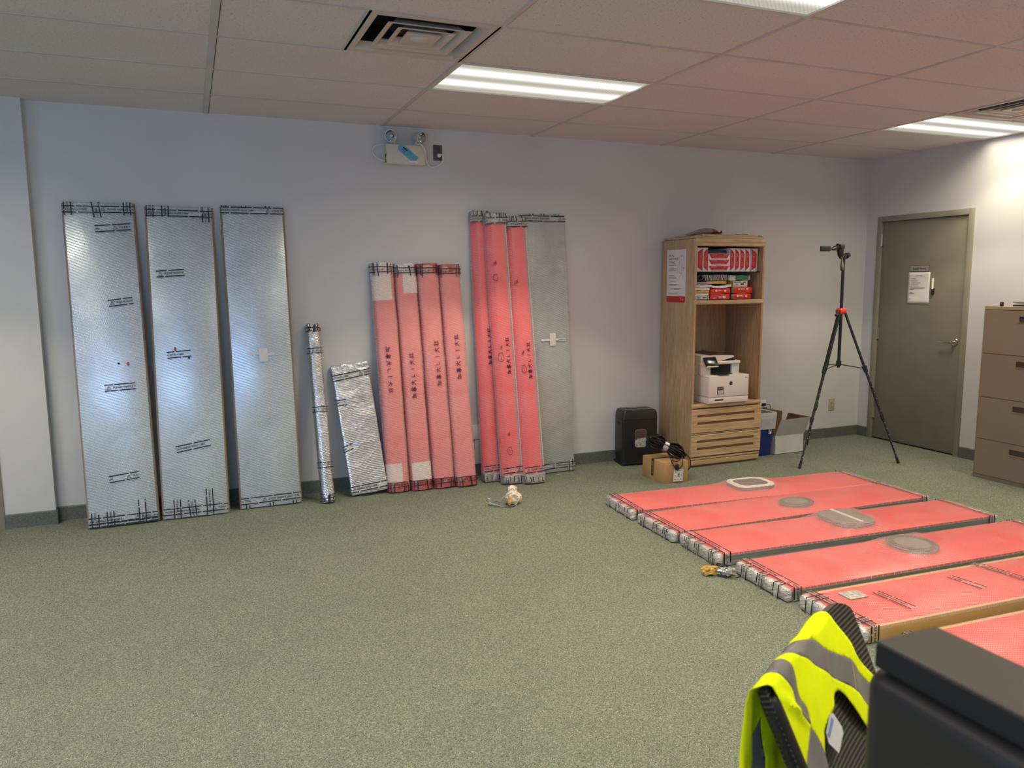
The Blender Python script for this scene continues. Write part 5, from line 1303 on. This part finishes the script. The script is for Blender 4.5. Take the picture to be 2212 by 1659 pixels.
mb = MB(); mb.box(-.315, -.205, -.060, -.045, 1.815, 1.860, 0, .006); mb.cyl((-.21, -.05, 1.838), (-.18, -.05, 1.838), .008); mb.build('phone_clamp', BLACK, t)
# ================================================================== FILE CABINET
t = empty('file_cabinet', 'taupe four-drawer lateral file cabinet by the right edge, against the right wall', 'file cabinet', (-.252, -2.112, 0))
mb = MB(); hw = .458
mb.box(-.245, .25, -hw, hw, .0, 1.366, 0, .003); mb.box(-.248, -.24, -hw, hw, .0, .03, 0); mb.build('carcass', TAUPE, t)
zs = [(1.000, 1.336), (.657, .996), (.322, .653), (.035, .318)]
for i, (a, b) in enumerate(zs):
    mb = MB(); x = -.252; hy0, hy1 = -.170, .170; hz1 = b - .042; hz0 = hz1 - .045
    for (p, q, r, s) in ((-hw + .017, hy0, a, b), (hy1, hw - .017, a, b), (hy0, hy1, a, hz0), (hy0, hy1, hz1, b)): mb.box(x - .004, x + .010, p, q, r, s, 0)
    mb.box(x + .004, x + .0095, hy0, hy1, hz0, hz1, 1); mb.box(x - .0065, x - .003, hy0 - .004, hy1 + .004, hz0 - .004, hz0, 0)
    dr_ = mb.build('drawer', [TAUPE, simple('recess_dark', (.075, .06, .045), .6)], t)
mb = MB()
for z in (1.338, .998, .655, .320): mb.box(-.2485, -.245, -hw + .015, hw - .015, z - .0025, z + .0025)
for y in (-hw + .016, hw - .016): mb.box(-.2485, -.245, y - .002, y + .002, .03, 1.338)
mb.build('seam', BLACKM, t)
t = empty('desk_trinket', 'tiny black upright gadget on top of the taupe file cabinet', 'gadget', (-.47, -1.772, 1.3665))
mb = MB(); mb.box(-.008, .008, -.012, .012, 0, .032, 0, .002); mb.build('case', BLACK, t); mb = MB(); mb.box(-.0088, -.0078, -.006, .007, .018, .027); mb.build('badge', GREYMET, t)
for k, (z, lb, c, r, y0) in enumerate(((.0, 'thin black binder at the bottom of the stack on the file cabinet', BLACK, .0, -1.83), (.012, 'white paper stack between two dark covers on the file cabinet', PAPER, .03, -1.82), (.026, 'grey folder topping the stack on the file cabinet', simple('grey_folder', (.30, .28, .30), .5), -.05, -1.835))):
    mb = MB(); mb.box(-.13, .13, -.36, 0, 0, .011 if k != 1 else .013, 0, .002); o = mb.build(('binder', 'paper_stack', 'folder')[k], c, None, (-.30, y0, 1.3668 + z), (0, 0, r)); tag(o, lb, ('binder', 'paper', 'folder')[k])
# ================================================================== CHAIR + VEST
A = Vector((-5.362, -4.833, .87)); eU = Vector((.861, .509, 0)).normalized(); tau = math.radians(20)
nH = Vector((eU.y, -eU.x, 0)); dV = nH * math.sin(tau) - Vector((0, 0, 1)) * math.cos(tau); nB = eU.cross(dV)  # nB points away (behind)
WB = .452
t = empty('office_chair', 'black ribbed-mesh office chair carrying the yellow vest, bottom right', 'chair', (A.x + eU.x * WB / 2 + nH.x * .42, A.y + eU.y * WB / 2 + nH.y * .42, 0))
org = t.location.copy()
def CH(u, v, w=0): return A + eU * u + dV * v - nB * w - org       # w>0: towards the sitter side
def ribmat():
    m, nt, p = newmat('ribbed_mesh'); tc = nd(nt, 'ShaderNodeTexCoord').outputs['Object']
    s = vmath(nt, 'DOT_PRODUCT', tc, tuple(dV)).outputs['Value']
    w = math_(nt, 'SINE', math_(nt, 'MULTIPLY', s, 2 * PI / .0105))
    nt.links.new(ramp(nt, math_(nt, 'MULTIPLY_ADD', w, .5, .5), [(.35, (.006, .006, .006)), (.75, (.075, .068, .055))]), p.inputs['Base Color'])
    p.inputs['Roughness'].default_value = .6; nt.links.new(bump(nt, w, 1, .003), p.inputs['Normal']); return m
RIB = ribmat()
mb = MB(); rows = []
def edgeL(v): return -.010 + .19 * min(v, .3) + max(0, v - .3) * .1
def edgeR(v): return (WB + .080 * (v / .04) ** .7 if v < .04 else WB + .08 + .01 * min(1, (v - .04) / .1)) - max(0, v - .25) * .2
for j in range(31):
    v = .56 * j / 30; l, r = edgeL(v), min(edgeR(v), .60)
    th = .008 + .006 * (1 - abs(2 * j / 30 - 1))
    fr = []; bk = []
    for i in range(25):
        k = i / 24; u = l + (r - l) * k; bow = -.018 * math.sin(PI * k)
        fr.append(CH(u, v, th + bow)); bk.append(CH(u, v, -th + bow))
    rows.append(fr + bk[::-1])
mb.loft(rows, 0); mb.build('backrest', RIB, t)
mb = MB()
fr = [CH(WB * .75, .008, 0)] + [CH(WB * .5, .006, -.016), CH(WB * .25, .006, -.012), CH(.035, .010, 0)] + [CH(edgeL(v) + .016, v, 0) for v in (.028, .05, .1, .16, .22, .3, .4, .5, .56)]
mb.tube(fr, [.008] * 3 + [.014] + [.018] * 9, 0, 12); mb.tube([CH(.25, .56, 0), CH(edgeL(.56), .56, 0)], .015, 0, 10); mb.build('back_frame', BLACK, t)
mb = MB(); c0 = CH(WB / 2, .56, 0); mb.tube([c0, c0 + Vector((0, 0, -.08)) + nH * .10, Vector((0, 0, .40))], .022, 0, 10); mb.build('back_support', BLACK, t)
mb = MB(); T = Matrix(((eU.x, nH.x, 0, 0), (eU.y, nH.y, 0, 0), (0, 0, 1, 0), (0, 0, 0, 1)))
mb.loft([[T @ Vector(p) for p in rrect(.44 * k, .44 * k, .09, z, 6, 0, 0)] for k, z in ((.9, .41), (1, .43), (1, .465), (.92, .485), (.6, .488))], 0); mb.build('seat', simple('seat_fabric', (.015, .015, .016), .9), t)
mb = MB(); mb.cyl((0, 0, .08), (0, 0, .41), .025); mb.build('gas_column', GREYMET, t)
for k in range(5):
    a = 2 * PI * k / 5 + .5; d = Vector((math.cos(a), math.sin(a), 0)); mb = MB(); mb.tube([Vector((0, 0, .11)), d * .15 + Vector((0, 0, .10)), d * .28 + Vector((0, 0, .075))], [.026, .02, .015], 0, 8); lg = mb.build('base_leg', BLACK, t)
    mb = MB(); c = d * .285; n = Vector((-d.y, d.x, 0)); mb.cyl(c - n * .022 + Vector((0, 0, .028)), c + n * .022 + Vector((0, 0, .028)), .027, n=18); mb.tube([c + Vector((0, 0, .05)), c + Vector((0, 0, .08))], .008, 0, 8); mb.build('caster', BLACKM, lg)
# vest ---------------------------------------------------------------
def inpoly(p, poly):
    x, y = p; c = False; n = len(poly); j = n - 1
    for i in range(n):
        xi, yi = poly[i]; xj, yj = poly[j]
        if (yi > y) != (yj > y) and x < (xj - xi) * (y - yi) / (yj - yi) + xi: c = not c
        j = i
    return c
def spl(pts, n=5):
    """Catmull-Rom through pts"""
    P = [Vector(p) for p in pts]; out = []
    for i in range(len(P) - 1):
        p0 = P[max(0, i - 1)]; p1 = P[i]; p2 = P[i + 1]; p3 = P[min(len(P) - 1, i + 2)]
        for k in range(n):
            q = k / n; out.append(tuple(.5 * ((2 * p1) + (-p0 + p2) * q + (2 * p0 - 5 * p1 + 4 * p2 - p3) * q * q + (-p0 + 3 * p1 - 3 * p2 + p3) * q ** 3)))
    out.append(tuple(P[-1])); return out
RT = .012; ARC = PI * RT
# outline in (u, s): s>0 down the front, -ARC<s<0 over the top edge, s<-ARC down the back
front = spl([(.340, -.020), (.365, -.008), (.42, .065), (.477, .149), (.56, .27)]) + spl([(.52, .36), (.46, .32), (.42, .28), (.365, .214), (.33, .160), (.305, .133), (.275, .127), (.246, .132), (.211, .141), (.170, .154), (.134, .168), (.128, .203), (.14, .29), (.16, .40)]) \
    + spl([(.05, .42), (.035, .25), (.024, .149), (.018, .09), (.016, .04), (.006, .003), (-.004, -.008), (-.02, -.014)])
back = spl([(-.030, -.024), (-.034, -ARC), (-.055, -ARC - .08), (-.085, -ARC - .18), (-.12, -ARC - .36)]) + spl([(.10, -ARC - .42), (.26, -ARC - .38), (.33, -ARC - .2), (.345, -ARC), (.342, -.028)])
outline = front + back
s1 = spl([(.146, -.036), (.158, -.028), (.200, -.010), (.245, .004), (.281, .036), (.34, .070), (.397, .106), (.456, .165), (.53, .26)]) + spl([(.52, .33), (.414, .196), (.38, .165), (.341, .135), (.264, .081), (.196, .028), (.14, -.008), (.107, -.024), (.09, -.036)]) + [(.10, -ARC), (.14, -ARC)]
s2 = spl([(.020, -.036), (.026, -.026), (.040, -.012), (.054, .001), (.073, .028), (.075, .045), (.071, .058), (.069, .072), (.085, .090), (.1085, .112)]) + spl([(.109, .1145), (.117, .086), (.104, .062), (.100, .048), (.108, .026), (.109, .009), (.100, -.010), (.089, -.022), (.067, -.036)]) + [(.062, -ARC), (.026, -ARC)]
s3 = spl([(.108, .1175), (.094, .128), (.072, .146), (.054, .166), (.045, .19), (.04, .30)]) + spl([(.14, .30), (.129, .215), (.130, .185), (.122, .150), (.111, .1185)])
s4 = spl([(.03, -ARC - .10), (.035, -ARC - .2), (.02, -ARC - .42)]) + spl([(.075, -ARC - .42), (.075, -ARC - .2), (.065, -ARC - .08)])
stripes = [s1, s2, s3, s4]
verts = [tuple(p) for p in outline]; edges = [(i, (i + 1) % len(outline)) for i in range(len(outline))]
for s in stripes:
    b = len(verts); s = [p for i, p in enumerate(s) if i == 0 or (Vector(p) - Vector(s[i - 1])).length > .0015]
    if (Vector(s[0]) - Vector(s[-1])).length < .0015: s = s[:-1]
    verts += s; edges += [(b + i, b + (i + 1) % len(s)) for i in range(len(s))]
random.seed(3)
g = .0085; uu = -.20
while uu < .68:
    vv = -ARC - .46
    while vv < .44:
        verts.append((uu + random.uniform(-.0015, .0015), vv + random.uniform(-.0015, .0015))); vv += g
    uu += g
cv, ce, cf, *_ = geometry.delaunay_2d_cdt([Vector(v) for v in verts], edges, [], 0, 1e-5, True)
def vest3(u, s):
    f = .0045 * noise.noise(Vector((u * 11, s * 5, 2))) + .0035 * math.sin((u * .8 + s * .45) * 55 + 3 * noise.noise(Vector((u * 5, s * 5, 9)))) * (.4 + .6 * min(1, abs(s) * 8))
    base = RT + .004
    if s >= 0:
        fold = .010 * math.exp(-((u - (.006 + s * .90)) / .012) ** 2) * (1 if .01 < s < .118 else 0) * math.sin(PI * min(1, max(0, (s - .01) / .108)))
        if u > WB: base += (u - WB) * .15
        return CH(u, s, base + f + fold - .004 * min(1, s * 6))
    if s > -ARC:
        a = -s / RT; return CH(u, 0, 0) + (-nB * math.cos(a) - dV * math.sin(a)) * (base + f * .5) 
    d = -s - ARC
    wave = .012 * math.sin(u * 38 + d * 4) * min(1, d * 5)
    return CH(u, 0, 0) + nB * (base + .004 + wave + abs(f)) - Vector((0, 0, 1)) * d + nB.cross(Vector((0, 0, 1))) * 0
inside = [v for v in cv]
vt = tag(bpy.data.objects.new('safety_vest', None), 'fluorescent yellow safety vest with grey reflective bands draped over the mesh chair', 'vest'); COL.objects.link(vt); vt.location = org
Y = simple('hivis_yellow', (.74, .87, .0), .75, nscale=12, namt=.06, bscale=300, bstr=.15)
Y.node_tree.nodes['Principled BSDF'].inputs['Specular IOR Level'].default_value = .15
REFL = simple('grey_reflective_band', (.165, .155, .16), .42, nscale=14, namt=.16, bscale=25, bstr=.3, bdist=.003)
mb = MB(); mbs = MB(); P3 = [vest3(v.x, v.y) for v in cv]
for f in cf:
    c = ((cv[f[0]].x + cv[f[1]].x + cv[f[2]].x) / 3, (cv[f[0]].y + cv[f[1]].y + cv[f[2]].y) / 3)
    if not inpoly(c, outline): continue
    (mbs if any(inpoly(c, s) for s in stripes) else mb).f.append(list(f))
for q in (mb, mbs):
    used = sorted(set(i for f in q.f for i in f)); mp = {u: i for i, u in enumerate(used)}
    q.v = [tuple(P3[i]) for i in used]; q.f = [[mp[i] for i in f] for f in q.f]; q.m = [0] * len(q.f); q.s = [True] * len(q.f)
o = mb.build('fabric', Y, vt); m_ = o.modifiers.new('thickness', 'SOLIDIFY'); m_.thickness = .0014; m_.offset = 0
o = mbs.build('reflective_band', REFL, vt); m_ = o.modifiers.new('thickness', 'SOLIDIFY'); m_.thickness = .0019; m_.offset = 0
mb = MB(); mb.tube([vest3(.400, .108), vest3(.392, .13), vest3(.380, .163)], .0016, 0, 6); mb.build('stitching', simple('seam_thread', (.6, .55, .38), .7), vt)
mb = MB(); pts = [(.206, .136), (.222, .142), (.243, .178), (.240, .190), (.190, .205), (.158, .170), (.162, .152)]
mb.add([CH(u, v, .0175) for u, v in pts], [tuple(range(len(pts)))]); mb.add([CH(u, v, .0165) for u, v in pts], [tuple(range(len(pts)))[::-1]])
lb = mb.build('care_label', simple('label_white', (.55, .56, .62), .6), vt)
mb = MB(); pts = [(.206, .1425), (.213, .152), (.168, .166), (.163, .157)]; mb.add([CH(u, v, .0182) for u, v in pts], [tuple(range(4))]); mb.build('label_stripe', simple('label_blue', (.14, .25, .45), .6), lb)
# ================================================================== BLACK CASE
t = empty('black_case', 'large black boxy case with an overhanging flat lid in the bottom right corner', 'case', (-5.462, -5.60, 0))
MATB = simple('soft_black_plastic', (.020, .018, .017), .36, bscale=400, bstr=.1); LIDM = simple('lid_lit_top', (.055, .047, .040), .55, bscale=400, bstr=.1)
mb = MB(); mb.box(-.058, .046, -.38, .424, .0, 1.1165, 0, .030, 7); mb.build('body', MATB, t)
mb = MB(); mb.box(-.050, .050, -.39, .408, 1.1455, 1.151, 0, .002); mb.box(-.0505, .0505, -.3905, .4085, 1.118, 1.146, 1, .002); mb.build('lid', [LIDM, BLACKM], t)  # paler top plate, black rim: light from above put into the colours
